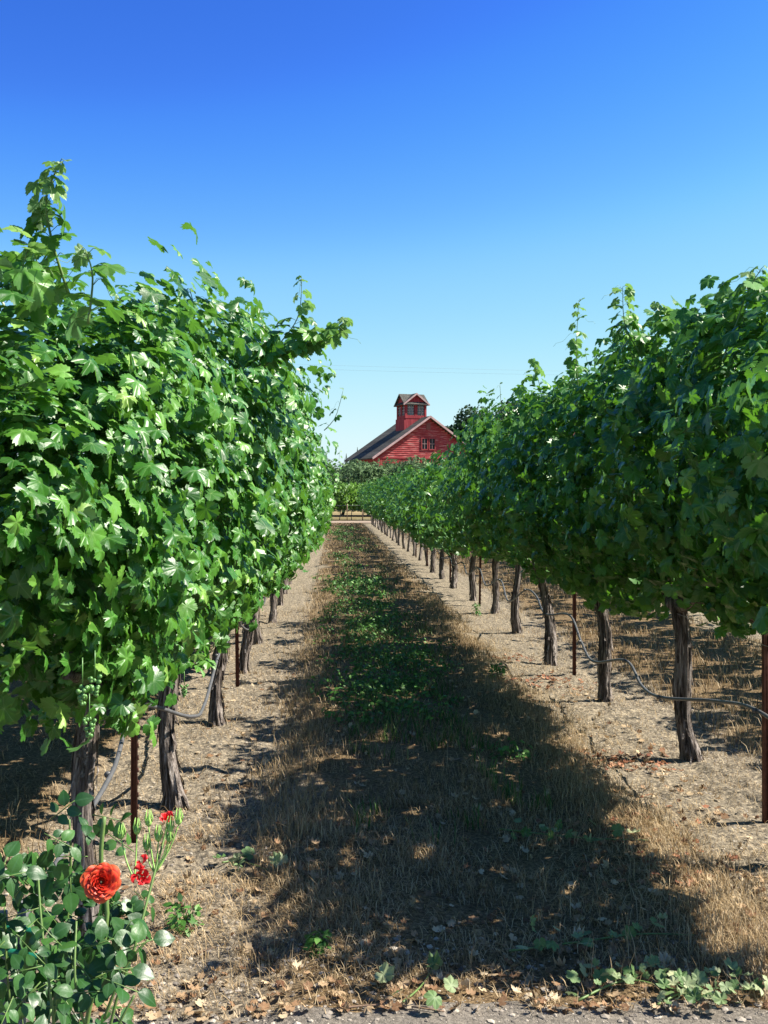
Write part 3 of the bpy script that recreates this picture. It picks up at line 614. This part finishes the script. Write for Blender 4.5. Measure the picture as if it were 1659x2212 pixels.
# ------------------------------------------------------------------ barn
def barn():
    ang = R_(18); D0 = 117; e0 = P(809.8, 985.6, D0)
    root = empty('barn', (e0[0], e0[1], 0), ang, label='weathered red wooden barn with grey shingle roof and a windowed cupola', cat='barn')
    W, L, ZE, ZA = 13.2, 9.0, 6.0, 10.55
    m, nt, b = mat('faded_red_boards'); v = scaled(nt, (.35, .35, 5.5)); n1 = noise(nt, 2.2, 6, .7, v); v2 = scaled(nt, (1,1,1)); n2 = noise(nt, .6, 4, .6, v2)
    c = ramp(nt, [(.34,(.09,.007,.010)),(.46,(.27,.020,.026)),(.54,(.36,.045,.045)),(.61,(.52,.24,.21)),(.72,(.64,.46,.42))], n1).outputs[0]
    c = mix(nt, .35, c, ramp(nt, [(.3,(.7,.65,.65)),(.7,(1.25,1.2,1.2))], n2).outputs[0], 'MULTIPLY')
    nt.links.new(c, b.inputs['Base Color']); b.inputs['Roughness'].default_value = .85; red = m
    m, nt, b = mat('red_vertical_boards'); v = scaled(nt, (5, 5, .4)); n1 = noise(nt, 1.6, 5, .65, v)
    nt.links.new(ramp(nt, [(.3,(.15,.012,.016)),(.5,(.31,.022,.03)),(.75,(.42,.08,.08))], n1).outputs[0], b.inputs['Base Color']); b.inputs['Roughness'].default_value = .85; redv = m
    m, nt, b = mat('grey_shingles'); tc = N(nt, 'TexCoord'); br = N(nt, 'TexBrick'); mp = N(nt, 'Mapping'); mp.inputs['Rotation'].default_value = (R_(90),0,R_(90))
    nt.links.new(tc.outputs['Object'], mp.inputs[0]); nt.links.new(mp.outputs[0], br.inputs[0]); br.inputs['Scale'].default_value = 3.2
    for nm_, cc_ in (('Color1',(.075,.073,.066)),('Color2',(.125,.12,.108)),('Mortar',(.03,.03,.03))): br.inputs[nm_].default_value = (*cc_,1)
    br.inputs['Mortar Size'].default_value = .02; br.inputs['Row Height'].default_value = .35
    nz = noise(nt, 1.2, 5, .6); nt.links.new(mix(nt, .5, br.outputs[0], ramp(nt, [(.3,(.6,.6,.6)),(.7,(1.4,1.35,1.3))], nz).outputs[0], 'MULTIPLY'), b.inputs['Base Color']); b.inputs['Roughness'].default_value = 1; b.inputs['Specular IOR Level'].default_value = .05; shing = m
    trim = simple('pale_trim', (.46,.30,.29), .7, 0, 3, .4); redtrim = simple('red_trim', (.30,.03,.035), .7, 0, 3, .3)
    gl, nt, b = mat('dark_glass'); b.inputs['Base Color'].default_value = (.012,.014,.018,1); b.inputs['Roughness'].default_value = .25; b.inputs['Specular IOR Level'].default_value = .15
    slope = (ZA-ZE)/(W/2)
    A = Acc()       # core walls
    A.prism([(0.06,0),(W-.06,0),(W-.06,ZE-.1),(W/2,ZA-.15),(0.06,ZE-.1)], .06, L-.06); A.build('wall', redv, root, False)
    A = Acc(); z = ZE-.05; bh = .23; k = 0          # lapped horizontal boards of the gable
    while z < ZA-.35:
        x0 = max(0, (z+bh*.9-ZE)/slope); jx = rng.normal(0,.004)
        x1 = W-x0
        if x1-x0 > .4:
            V = [[x0,.06,z],[x1,.06,z],[x1,.06,z+bh],[x0,.06,z+bh],[x0,-.0+jx,z],[x1,-.0+jx,z],[x1,.04,z+bh],[x0,.04,z+bh]]
            A.add(V, np.array([[4,5,6,7],[0,1,5,4],[1,2,6,5],[3,0,4,7],[2,3,7,6]]))
        z += bh; k += 1
    A.build('siding', red, root, False)
    A = Acc(); x = 0.02
    while x < W-.2: A.box(x, x+.21, .03+rng.normal(0,.005), .062, 0, ZE-.22); x += .225
    A.build('board_band', redv, root, False)
    A = Acc(); A.box(0, W, -.03, .05, ZE-.2, ZE-.06); A.build('belt_board', redtrim, root, False)
    # roof
    A = Acc(); ov = .45; oy = .5; th = .16
    def up(x): return ZE+slope*x
    A.prism([(-ov, up(-ov)), (W/2, ZA), (W/2, ZA+th), (-ov-.03, up(-ov)+th)], -oy, L+oy); A.prism([(W/2, ZA+.001), (W+ov, up(-ov)), (W+ov+.03, up(-ov)+th), (W/2+.001, ZA+th)], -oy, L+oy)
    A.build('roof', shing, root, False)
    A = Acc(); A.prism([(-ov, up(-ov)-.06), (W/2, ZA-.06), (W/2, ZA+th+.03), (-ov-.05, up(-ov)+th+.03)], -oy-.07, -oy-.004); A.prism([(W/2+.002, ZA-.06), (W+ov, up(-ov)-.06), (W+ov+.05, up(-ov)+th+.03), (W/2+.002, ZA+th+.03)], -oy-.07, -oy-.004)
    A.build('rake_board', trim, root, False)
    # gable windows
    def window(x0, x1, z0, z1, y, parent, bars=(1,1), fmat=redtrim, axis='y', fw=.10, glm=gl):
        A = Acc(); M4 = np.eye(4)
        if axis == 'x': M4[:3,:3] = [[0,1,0],[1,0,0],[0,0,1]]
        A.box(x0-fw, x0, y-.07, y+.02, z0-fw, z1+fw, 0, M4); A.box(x1, x1+fw, y-.07, y+.02, z0-fw, z1+fw, 0, M4); A.box(x0, x1, y-.069, y+.02, z0-fw, z0, 0, M4); A.box(x0, x1, y-.069, y+.02, z1, z1+fw, 0, M4)
        f = A.build('window', fmat, parent, False); A = Acc(); A.box(x0, x1, y-.02, y+.01, z0, z1, 0, M4); A.build('pane', glm, f, False)
        A = Acc()
        for k in range(1, bars[0]+1): xx = x0+(x1-x0)*k/(bars[0]+1); A.box(xx-.016, xx+.016, y-.045, y-.021, z0, z1, 0, M4)
        for k in range(1, bars[1]+1): zz = z0+(z1-z0)*k/(bars[1]+1); A.box(x0, x1, y-.048, y-.022, zz-.02, zz+.02, 0, M4)
        A.build('muntin', trim, f, False); return f
    pxm = 119/FV*.1953       # metres per pixel of my close view
    cxw = W/2
    def gx_(zx): return cxw+(zx-1060)*pxm/math.cos(ang)*1.0
    def gz_(zy): return ZA-(zy-335)*pxm
    window(gx_(982), gx_(1040), gz_(685), gz_(570), -.01, root); window(gx_(1068), gx_(1126), gz_(685), gz_(570), -.01, root)
    A = Acc(); A.box(gx_(1032), gx_(1078), -.04, .02, gz_(470), gz_(400)); 
    for k in range(5): A.box(gx_(1036), gx_(1074), -.06, -.041, gz_(466)+k*.14, gz_(466)+k*.14+.08)
    A.build('vent', simple('brown_vent', (.22,.07,.06), .8), root, False)
    A = Acc(); A.box(cxw-1.6, cxw+1.6, .0, .028, 1.0, ZE-1.1); A.build('door', redv, root, False)
    # cupola (its own frame, windows as sub-parts)
    cu = Acc(); cx0, cy0 = W/2-.75, 3.4; hw = 1.24; zb = ZA-1.9; z1 = ZA+.05; z2 = z1+1.75
    cu.box(cx0-hw-.2, cx0+hw+.05, cy0-hw-.05, cy0+hw+.2, zb, z1-.02); 
    for sx in (-1,1):
        for sy in (-1,1): cu.box(cx0+sx*hw-.11, cx0+sx*hw+.11, cy0+sy*hw-.11, cy0+sy*hw+.11, z1-.02, z2)
    for a, b_ in ((-1,0),(1,0),(0,-1),(0,1)):
        if b_: 
            cu.box(cx0-hw+.11, cx0+hw-.11, cy0+b_*hw-.08, cy0+b_*hw+.08, z1-.02, z1+.28); cu.box(cx0-hw+.11, cx0+hw-.11, cy0+b_*hw-.08, cy0+b_*hw+.08, z2-.14, z2); cu.box(cx0-.13, cx0+.13, cy0+b_*hw-.08, cy0+b_*hw+.08, z1+.28, z2-.14)
        else:
            cu.box(cx0+a*hw-.08, cx0+a*hw+.08, cy0-hw+.11, cy0+hw-.11, z1-.02, z1+.28); cu.box(cx0+a*hw-.08, cx0+a*hw+.08, cy0-hw+.11, cy0+hw-.11, z2-.14, z2); cu.box(cx0+a*hw-.08, cx0+a*hw+.08, cy0-.13, cy0+.13, z1+.28, z2-.14)
    g_ = 1.02
    cu.prism([(cx0-hw-.05,z2),(cx0+hw+.05,z2),(cx0,z2+g_)], cy0-hw-.07, cy0+hw+.07)
    cu.prism([(cy0-hw-.05,z2+.001),(cy0+hw+.05,z2+.001),(cy0,z2+g_-.002)], cx0-hw-.07, cx0+hw+.07, axis='x')
    cup = cu.build('cupola', redv, root, False)
    A = Acc(); o_ = .34; gs = g_/(hw+.05)
    for axn, c_, d_ in (('y', cx0, cy0), ('x', cy0, cx0)):
        e = .002 if axn == 'x' else 0
        for s in (-1, 1):
            p = [(c_+s*(hw+.05+o_), z2-gs*o_+.03-e), (c_, z2+g_+.03-e), (c_, z2+g_+.15-e), (c_+s*(hw+.05+o_+.02), z2-gs*o_+.15-e)]
            A.prism(p, d_-hw-.35-e, d_+hw+.35+e, axis=axn)
    A.build('cupola_roof', shing, cup, False)
    A = Acc()
    for s in (-1, 1): A.prism([(cx0+s*(hw+.4), z2-gs*o_-.03), (cx0, z2+g_-.05), (cx0, z2+g_+.17), (cx0+s*(hw+.42), z2-gs*o_+.17)], cy0-hw-.41, cy0-hw-.36)
    A.build('cupola_rake', trim, cup, False)
    for s in (-1, 1):
        cc = cx0+s*(hw-.11+.13)/2
        for yy_ in (cy0-hw, cy0+hw): window(cc-.40, cc+.40, z1+.34, z2-.2, yy_, cup, (2,3), redtrim, 'y', .055, M['skyglass'])
    for s in (-1, 1):
        cc = cy0+s*(hw-.11+.13)/2
        for xx_ in (cx0-hw, cx0+hw): window(cc-.40, cc+.40, z1+.34, z2-.2, xx_, cup, (2,3), redtrim, 'x', .055, M['skyglass'])
    A = Acc(); A.tube([[W/2+1.2, 5.2, ZA-1.2],[W/2+1.2, 5.2, ZA+1.15]], .13, 12); A.tube([[W/2+1.2, 5.2, ZA+1.15],[W/2+1.2,5.2,ZA+1.35]], .17, 12)
    A.build('chimney_pipe', simple('white_metal', (.75,.75,.75), .5, .1, 3, .2), root)
m, nt, b = mat('sky_glass'); b.inputs['Base Color'].default_value = (.5,.6,.7,1); b.inputs['Roughness'].default_value = .03
tb = N(nt, 'BsdfTransparent'); tb.inputs[0].default_value = (.35,.40,.46,1); ms = N(nt, 'MixShader'); ms.inputs[0].default_value = .93; gb = N(nt, 'BsdfGlossy'); gb.inputs[1].default_value = .05
nt.links.new(gb.outputs[0], ms.inputs[1]); nt.links.new(tb.outputs[0], ms.inputs[2]); nt.links.new(ms.outputs[0], nt.nodes['Material Output'].inputs[0]); M['skyglass'] = m
barn()
# ------------------------------------------------------------------ background trees
def tree(name, loc, h, r, material, label, cat, group, seed, nl=5000, ls=.22, trunk_h=.3, lobes=14, narrow=False, wide=1.0):
    global rng
    keep = rng; rng = np.random.default_rng(seed); root = empty(name, loc, label=label, cat=cat, group=group)
    A = Acc(); A.tube(smoothpts([[0,0,-.2],[.1*r,.0,h*trunk_h],[0,.05*r,h*.7]], 8), np.linspace(h*.035, h*.012, 8), 8)
    th_ = rng.random(lobes)*6.28; rr = r*.62*np.sqrt(rng.random(lobes)); cz = h*(trunk_h+(1-trunk_h)*(.15+.65*rng.random(lobes))); lr = r*(.30+.22*rng.random(lobes))
    C = np.stack([rr*np.cos(th_)*wide, rr*np.sin(th_), cz], -1)
    for c in C: A.tube(smoothpts([[0,0,h*trunk_h*.8],[c[0]*.5,c[1]*.5,(c[2]+h*trunk_h)*.5],c], 6), np.linspace(h*.015, h*.004, 6), 5)
    A.build('trunk', M['treebark'], root); A = Acc()
    ci = rng.integers(0, lobes, nl); d = unit(rng.normal(0,1,(nl,3))); rad = lr[ci]*(.55+.5*rng.random(nl)**.6)
    pos = C[ci]+d*rad[:,None]*np.array([1,1,.85]); pos[:,2] = np.clip(pos[:,2], h*.12, None)
    Q = np.array([[-.5,0,0],[0,-.22,.05],[.5,0,0],[0,.22,.05]]) if narrow else np.array([[-.5,-.1,0],[.1,-.45,.06],[.5,.1,0],[-.05,.45,.08]])
    inst(A, Q, [np.array([[0,1,2,3]])], pos, frames(unit(d+rng.normal(0,.6,(nl,3))+[0,0,.3]), rng.normal(0,1,(nl,3))), ls*(.5+rng.random(nl)), rnd=np.clip(rng.normal(.5,.2,nl)+.15*(rng.random(lobes)[ci]-.5), 0, 1))
    A.build('crown', material, root); rng = keep
for q, (px, D, top, r) in enumerate([(660,80,985,2.8),(735,82,992,2.9),(790,78,1000,2.6),(838,80,988,2.8),(885,78,993,2.7),(935,80,996,2.8),(990,80,994,2.8),(1050,81,985,2.9),(1110,82,985,2.9)]):
    p = P(px, top, D); tree('olive_tree', (p[0], p[1], 0), p[2]*1.02, r, M['olive'], ['bushy grey-green olive tree at the left end of the row before the barn','grey-green olive tree just left of the barn roof edge','low round olive tree under the left eave of the barn','tallest olive tree in front of the left barn corner','olive tree in front of the red gable wall','olive tree in front of the barn right of its door','olive tree in front of the right barn corner','olive tree hidden behind the right row beyond the barn','last olive tree on the right of the barn'][q], 'tree', 'olive trees in front of the barn', 300+q, 6500, .30, .12, 20, True, 1.15)
for q, (px, D, top, r, lab) in enumerate([(968,150,906,4.4,'dark oak crown rising just behind the right barn roof'),(1058,150,874,5.4,'tallest dark oak tree right of the barn'),(1150,160,856,5.5,'distant dark oak showing above the right row of vines'),(1290,150,900,6,'dark oak hidden behind the right row')]):
    p = P(px, top, D); tree('oak_tree', (p[0], p[1], 0), p[2], r, M['oak'], lab, 'tree', 'dark oaks behind the barn', 340+q, 7000, .5, .3, 22)
def conifer(px, D, top, r, lab, seed):
    global rng
    p = P(px, top, D); root = empty('conifer_tree', (p[0], p[1], 0), label=lab, cat='tree', group='conifers beyond the barn')
    A = Acc(); A.tube([[0,0,-.1],[0,0,p[2]]], [.18,.02], 6); A.build('trunk', M['treebark'], root); A = Acc(); n = 2200; t = rng.random(n)**.8; a = rng.random(n)*6.28
    tier = .75+.35*np.sin(t*38); rad = r*(1-t)*tier*rng.random(n)**.5
    pos = np.stack([rad*np.cos(a), rad*np.sin(a), p[2]*(.12+.88*t)-rad*.25], -1)
    inst(A, np.array([[-.5,0,0],[0,-.2,.0],[.5,0,0],[0,.2,.05]]), [np.array([[0,1,2,3]])], pos, frames(unit(np.stack([np.cos(a)*.4, np.sin(a)*.4, 0*a+1], -1)+rng.normal(0,.3,(n,3))), rng.normal(0,1,(n,3))), .45*(.5+rng.random(n))*(1.1-.9*t))
    A.build('crown', M['oak'], root)
conifer(772, 140, 966, 1.9, 'small pointed conifer beside the left end of the barn roof', 1); conifer(748, 150, 980, 2.6, 'blunt dark conifer left of the small pointed one', 2); conifer(705, 150, 978, 2.6, 'conifer hidden behind the left row of vines', 3)
# young vineyard block beyond the road
fs = None
for q in range(13):
    X = -3.4+q*.75; v = empty('young_vine', (X, 66+.5*math.sin(q*2), 0), label='bright green young vine on a low trellis beyond the farm road', cat='grapevine', group='young vines beyond the road')
    if q < 3:
        A = Acc(); n = 800; hh = 2.1
        c = np.stack([rng.normal(0,.34,n), rng.normal(0,.5,n), .75+rng.random(n)*(hh-.6)+rng.normal(0,.12,n)], -1)
        inst(A, GL[2][0], GL[2][1], c, frames(unit(rng.normal(0,.6,(n,3))+[.4,-.4,.6]), np.array([0,0,-1.])+rng.normal(0,.5,(n,3))), .11*(.6+.7*rng.random(n)), vein=GL[2][2])
        f = A.build('foliage', M['bright'], v); t = trunk_mesh(700+q, r=.03, h=.85, det=0).build('trunk', M['bark'], v); fs = (fs or [])+[(f, t)]
    else: place_obj(fs[q%3][0], v).rotation_euler = (0,0,3.14*(q%2)); place_obj(fs[q%3][1], v)
A = Acc(); A.tube([[0,0,-.05],[0,0,1.05]], .03, 6); src = A.build('trellis_post', M['twig'])
for q in range(9):
    o = src if q == 0 else src.copy()
    if q: COL.objects.link(o)
    o.location = (-3.0+q*.95, 64.3, 0); tag(o, 'short wooden trellis post standing beyond the farm road', 'post', 'trellis posts beyond the road')
for z, nm_ in ((.35,'lowest'),(.65,'middle'),(.95,'highest')):
    A = Acc(); A.tube([[-3.4,64.25,z],[5,64.25,z]], .012, 4); tag(A.build('trellis_wire', M['hose']), '%s dark wire strung on the posts beyond the farm road'%nm_, 'wire', 'wires beyond the road')
for q, (ya, yb, nm_) in enumerate(((788,800,'upper'),(798,808,'lower'))):      # power lines
    A = Acc(); p0 = P(300, ya-14, 110); p1 = P(1500, yb+6, 110); t = np.linspace(0, 1, 30)[:,None]; pp = p0*(1-t)+p1*t; pp[:,2] -= 2.2*(t*(1-t))[:,0]*.4
    A.tube(pp, .005, 5); tag(A.build('power_line', M['wire']), '%s pale overhead power line crossing the sky'%nm_, 'power line', 'overhead power lines')
# ------------------------------------------------------------------ rose bush
def rose():
    D = 1.98; b0 = P(190, 2212, D); b0[2] = 0
    root = empty('rose_bush', (b0[0], b0[1], 0), label='rose bush with one large orange-red bloom at the left row end', cat='rose bush')
    L = lambda x, y, d: P(x, y, d)-b0
    canes = [[(180,2700,D),(175,2300,D),(230,2000,1.98),(218,1860,2.0),(225,1765,2.0)], [(170,2700,D),(230,2250,1.96),(290,2050,1.98),(330,1900,2.05),(355,1810,2.1),(362,1775,2.12)],
             [(150,2700,D),(120,2250,1.9),(90,2000,1.95),(80,1850,2.0)], [(160,2700,D),(110,2300,2.05),(150,1950,2.1),(150,1770,2.1)], [(180,2700,D),(215,2350,1.9),(165,2150,1.85),(165,1990,1.9)], [(150,2700,D),(60,2350,2.1),(20,2150,2.05),(10,1960,2.05)],
             [(225,2200,1.95),(270,2090,1.95),(320,2030,1.96)], [(150,2500,D),(100,2300,1.8),(110,2180,1.8)],[(190,2400,D),(240,2250,1.85),(290,2150,1.85)]]
    A = Acc()
    for i, c in enumerate(canes): A.tube(smoothpts([L(*q) for q in c], 16), np.linspace(.0048 if i == 0 else .0032, 0.0042 if i == 0 else .002, 16), 8)
    A.build('cane', M['stem'], root)
    A = Acc(); T = ROSE_L
    def compound(base, direction, size, nrm):
        d = unit(np.array(direction, float)); n0 = unit(np.array(nrm, float)); s = unit(np.cross(d, n0)); ln = size*2.0
        A.tube([base, base+d*ln*.5, base+d*ln], .0011, 4, 1)
        items = [(1.0, 0), (.62, 1), (.62, -1), (.28, 1), (.28, -1)]
        for t, sg in items:
            p = base+d*ln*t+s*sg*.004; dd = d if sg == 0 else unit(d*.45+s*sg)
            sz = size*(1.15 if sg == 0 else (1.0 if t > .5 else .75))*(.9+.2*rng.random())
            nn = unit(n0+rng.normal(0,.28,3)); inst(A, T[0], T[1], p[None], frames(nn[None], (dd+rng.normal(0,.12,3))[None]), np.array([sz]), 0, rnd=np.array([rng.random()]), vein=T[2], zs=np.array([.6+.9*rng.random()]))
    spots = []
    for k in range(120):
        y = 1880+ (2330-1880)*rng.random(); xr = 250 if y < 1990 else 265
        x = -60+(xr+60)*rng.random()
        if (x > 170 and y < 1975) or (x > 250 and y > 2160): continue
        spots.append((x, y, 1.98+.16*rng.normal()))
    spots += [(110,1770,2.08),(60,1830,2.05),(200,1760,2.1),(30,1870,2.0),(90,1850,2.05),(190,1850,2.12),(140,1900,2.05),(270,1960,2.05),(200,1980,1.95),(120,1960,1.9),(170,2030,1.9),(95,1800,2.0),(150,1850,2.0),(110,1880,1.95),(60,1910,1.95),(30,1940,1.95),(150,1790,2.05),(190,1810,2.0),(290,1840,2.05),(290,1925,2.0),(290,2010,1.9),(250,2060,1.85),(290,2110,1.95),(215,2110,1.8),(245,2140,1.85)]
    for (x, y, d) in spots:
        if math.hypot(x-215, y-1905) < 135 or math.hypot(x-300, y-1885) < 70: d = 2.10
        base = L(x, y, d); a = rng.random()*6.28; dr = np.array([math.cos(a), -.25+.5*math.sin(a)*.6, -.1+.5*rng.normal()])
        compound(base, dr, .035*(.75+.4*rng.random()), np.array([.35,-.75,.75])+rng.normal(0,.35,3))
    A.build('foliage', [M['rose_leaf'], M['stem']], root)
    # blooms
    def petal_mat(nm, c1, c2, c3):
        m, nt, b = mat(nm); at = N(nt, 'Attribute', attribute_name='vein'); n2 = noise(nt, 90, 3)
        c = ramp(nt, [(0,c1),(.55,c2),(1,c3)], mth(nt, 'ADD', at.outputs['Fac'], mth(nt,'MULTIPLY',mth(nt,'SUBTRACT',n2,.5),.3))).outputs[0]; nt.links.new(c, b.inputs['Base Color']); b.inputs['Roughness'].default_value = .5
        t = N(nt, 'BsdfTranslucent'); nt.links.new(c, t.inputs[0]); ms = N(nt, 'MixShader'); ms.inputs[0].default_value = .25
        nt.links.new(b.outputs[0], ms.inputs[1]); nt.links.new(t.outputs[0], ms.inputs[2]); nt.links.new(ms.outputs[0], nt.nodes['Material Output'].inputs[0]); return m
    orange = petal_mat('orange_red_petal', (.42,.008,.006), (.58,.022,.010), (.80,.15,.04)); redp = petal_mat('scarlet_petal', (.5,.004,.008), (.65,.008,.012), (.75,.05,.04))
    def bloom(c, R, nl, m_, facing, nm='rose_bloom', openv=1.0):
        f = frames(unit(np.array(facing, float))[None], np.array([[0,0,1.]]))[0]; A = Acc(); u = np.linspace(-1,1,9); vv = np.linspace(0,1,7)
        for k in range(nl):
            t = k/(nl-1); a = k*2.4+rng.normal(0,.15); tilt = (.05+1.15*t**1.2)*openv; rad = R*(.12+.30*t); Lp = R*(.50+.42*t); wd = .50+.30*(1-t)
            V = []; bb = []
            for v_ in vv:
                for u_ in u:
                    edge = 1-.28*u_*u_*v_; ph = a+.5*v_+u_*wd*(.5+.7*v_)*(1.15-.25*t); rr = rad*(.35+.65*min(1, v_*2.2))+math.sin(tilt)*Lp*v_*edge+R*.10*t*max(0, v_-.75)*4*.5
                    z = math.cos(tilt)*Lp*v_*edge*.95-.05*R*t-.16*R*t*max(0,v_-.7)*3+.07*R*math.sin(u_*6+k)*v_*v_+.04*R*math.sin(u_*13+3*k)*v_**3
                    V.append([rr*math.cos(ph), rr*math.sin(ph), z]); bb.append(v_**2*(.5+.5*t))
            V = np.array(V)@f.T+c; F = np.array([[i*9+j, i*9+j+1, (i+1)*9+j+1, (i+1)*9+j] for i in range(6) for j in range(8)]); A.add(V, F, a=rng.random(), b=np.array(bb))
        return A.build(nm, m_, root)
    bloom(L(219,1905,1.93), .029, 44, orange, (.30,-.9,.30), openv=1.12)['label'] = 'large fully open orange-red rose'
    bloom(L(361,1770,2.12), .017, 18, redp, (.1,-.5,.85), openv=.5)['label'] = 'small half-open scarlet rose at the top'
    bloom(L(303,1893,2.0), .018, 12, redp, (.3,-.8,.1), openv=1.0)['label'] = 'ragged scarlet rose losing its petals'
    bloom(L(305,1868,2.01), .016, 4, redp, (-.2,-.6,.6), openv=1.0)
    for (x, y) in [(262,1799),(321,1771),(296,1789),(386,1768),(367,1785),(342,1804),(366,1806),(317,1823)]:
        A = Acc(); c = L(x, y, 2.08); r = .0066; q = np.linspace(0, 1, 10); prof = r*np.array([.45,.85,1,1,.88,.7,.5,.33,.18,.05])
        top = c+np.array([0,0,.012]); bot = c-np.array([0,0,.012]); A.tube([bot*(1-t)+top*t for t in q], prof, 10)
        for a in range(5): A.tube([c+[.006*math.cos(a*1.256), .006*math.sin(a*1.256), -.004], c+[.008*math.cos(a*1.256), .008*math.sin(a*1.256), .004], c+[.004*math.cos(a*1.256), .004*math.sin(a*1.256), .021]], [.0018,.0014,.0004], 4)
        hub = L(335, 1885, 2.06) if x > 300 else L(290,1900,2.05); A.tube(smoothpts([bot, bot*.6+hub*.4+[0,0,-.012], hub], 7), np.linspace(.0012,.002,7), 5); A.build('rose_bud', M['bud'], root)
M['bud'] = simple('rose_bud', (.26,.46,.10), .5, 0, 60, .3)
rose()
# irrigation riser and green tie tape beside the rose
rt = P(20, 2000, 2.1); root = empty('irrigation_riser', (rt[0], rt[1], 0), label='grey plastic irrigation riser with a ring fitting behind the rose leaves', cat='pipe')
A = Acc(); A.tube([[-.012,0,-.02],[-.012,0,rt[2]+.03]], .009, 12); A.tube([[.022,.01,-.02],[.022,.01,rt[2]+.045]], .009, 12); A.build('pipe', M['pvc'], root)
A = Acc(); a = np.linspace(0, 2*math.pi, 20); A.tube(np.stack([.008+.026*np.cos(a), -.012+.006*np.sin(a), rt[2]-.035+.022*np.sin(a)], -1), .006, 8, cap=False); A.build('ring_fitting', M['pvc'], root)
for (ya, yb) in ((2000,2020),(2050,2075)):
    A = Acc(); p = np.array([P(x_, y_, 2.05) for x_, y_ in ((-20,ya),(40,(ya+yb)/2),(95,yb))]); p -= [rt[0], rt[1], 0]
    V = [];
    for q in p: V += [q+[0,0,.010], q-[0,0,.010], q+[0,.001,.010], q+[0,.001,-.010]]
    F = [];
    for k in range(2): o_ = 4*k; F += [[o_,o_+1,o_+5,o_+4],[o_+2,o_+6,o_+7,o_+3],[o_,o_+4,o_+6,o_+2],[o_+1,o_+3,o_+7,o_+5]]
    A.add(V, np.array(F)); A.build('tie_tape', M['tape'], root)
# cut green shoots lying in the foreground
def cut_shoot(path, n, size, label, seedrot=0, sm=None):
    acc = Acc(); pts = []
    for (px, py) in path: D = 3467/(py-VY); X = (px-VX)*D/FV; pts.append([X, D, float(gh(X,D))+.018])
    pts = np.array(pts); o = pts[0].copy(); pts = pts-o; c = smoothpts(pts, 16); acc.tube(c, np.linspace(.004,.0015,16), 6, 1)
    t = rng.integers(1, 15, n); pos = c[t]+np.stack([rng.normal(0,.05,n), rng.normal(0,.05,n), .008+.03*rng.random(n)], -1)
    inst(acc, GL[0][0], GL[0][1], pos, frames(unit(np.array([0,-.2,1.])+rng.normal(0,.5,(n,3))), rng.normal(0,1,(n,3))), size*(.5+.7*rng.random(n)), 0, vein=GL[0][2], zs=-.5+1.1*rng.normal(0,1,n))
    ob = acc.build('cut_shoot', [M['wilt'], M['stem']]); ob.location = o; tag(ob, label, 'cut shoot', 'pruned shoots on the ground')
cut_shoot([(1100,2085),(1250,2065),(1380,2052),(1500,2050)], 16, .03, 'long pruned green cane lying across the right foreground')
cut_shoot([(1250,2190),(1350,2150),(1450,2170),(1560,2190)], 44, .027, 'leafy heap of wilting vine cuttings in the bottom right corner')
cut_shoot([(1420,2200),(1500,2170),(1640,2165)], 26, .028, 'wilted vine cutting at the right edge of the foreground gravel')
cut_shoot([(870,2200),(910,2160),(935,2120)], 7, .035, 'short pruned shoot stub in the front centre gravel')
cut_shoot([(480,1870),(520,1865),(580,1900)], 8, .04, 'wilting cutting on the straw right of the rose')
cut_shoot([(1080,1810),(1250,1830),(1400,1838)], 16, .035, 'pruned cane with limp leaves in the shaded aisle')
A = Acc()
def gp(px, py, dz=.008): D = 3467/(py-VY); X = (px-VX)*D/FV; return np.array([X, D, float(gh(X,D))+dz])
for q, (a, b_) in enumerate([((720,2200),(960,2212)),((1230,1770),(1500,1800)),((900,1590),(1050,1570)),((420,2060),(520,2050)),((1450,1560),(1560,1590))]):
    A = Acc(); p0, p1 = gp(*a), gp(*b_); mid = (p0+p1)/2+[0,.02,.006]; o0 = p0.copy(); A.tube(smoothpts([p0-o0, mid-o0, p1-o0], 8), np.linspace(.004,.0018,8), 6)
    o = A.build('twig', M['twig']); o.location = o0; tag(o, ['dry twig lying in the gravel at the bottom edge','thin dry twig on the litter below the right trunks','dry twig in the shaded grass','dry twig in straw right of the rose bush','dry twig beside the nearest right trunk'][q], 'twig', 'dry twigs on the ground')
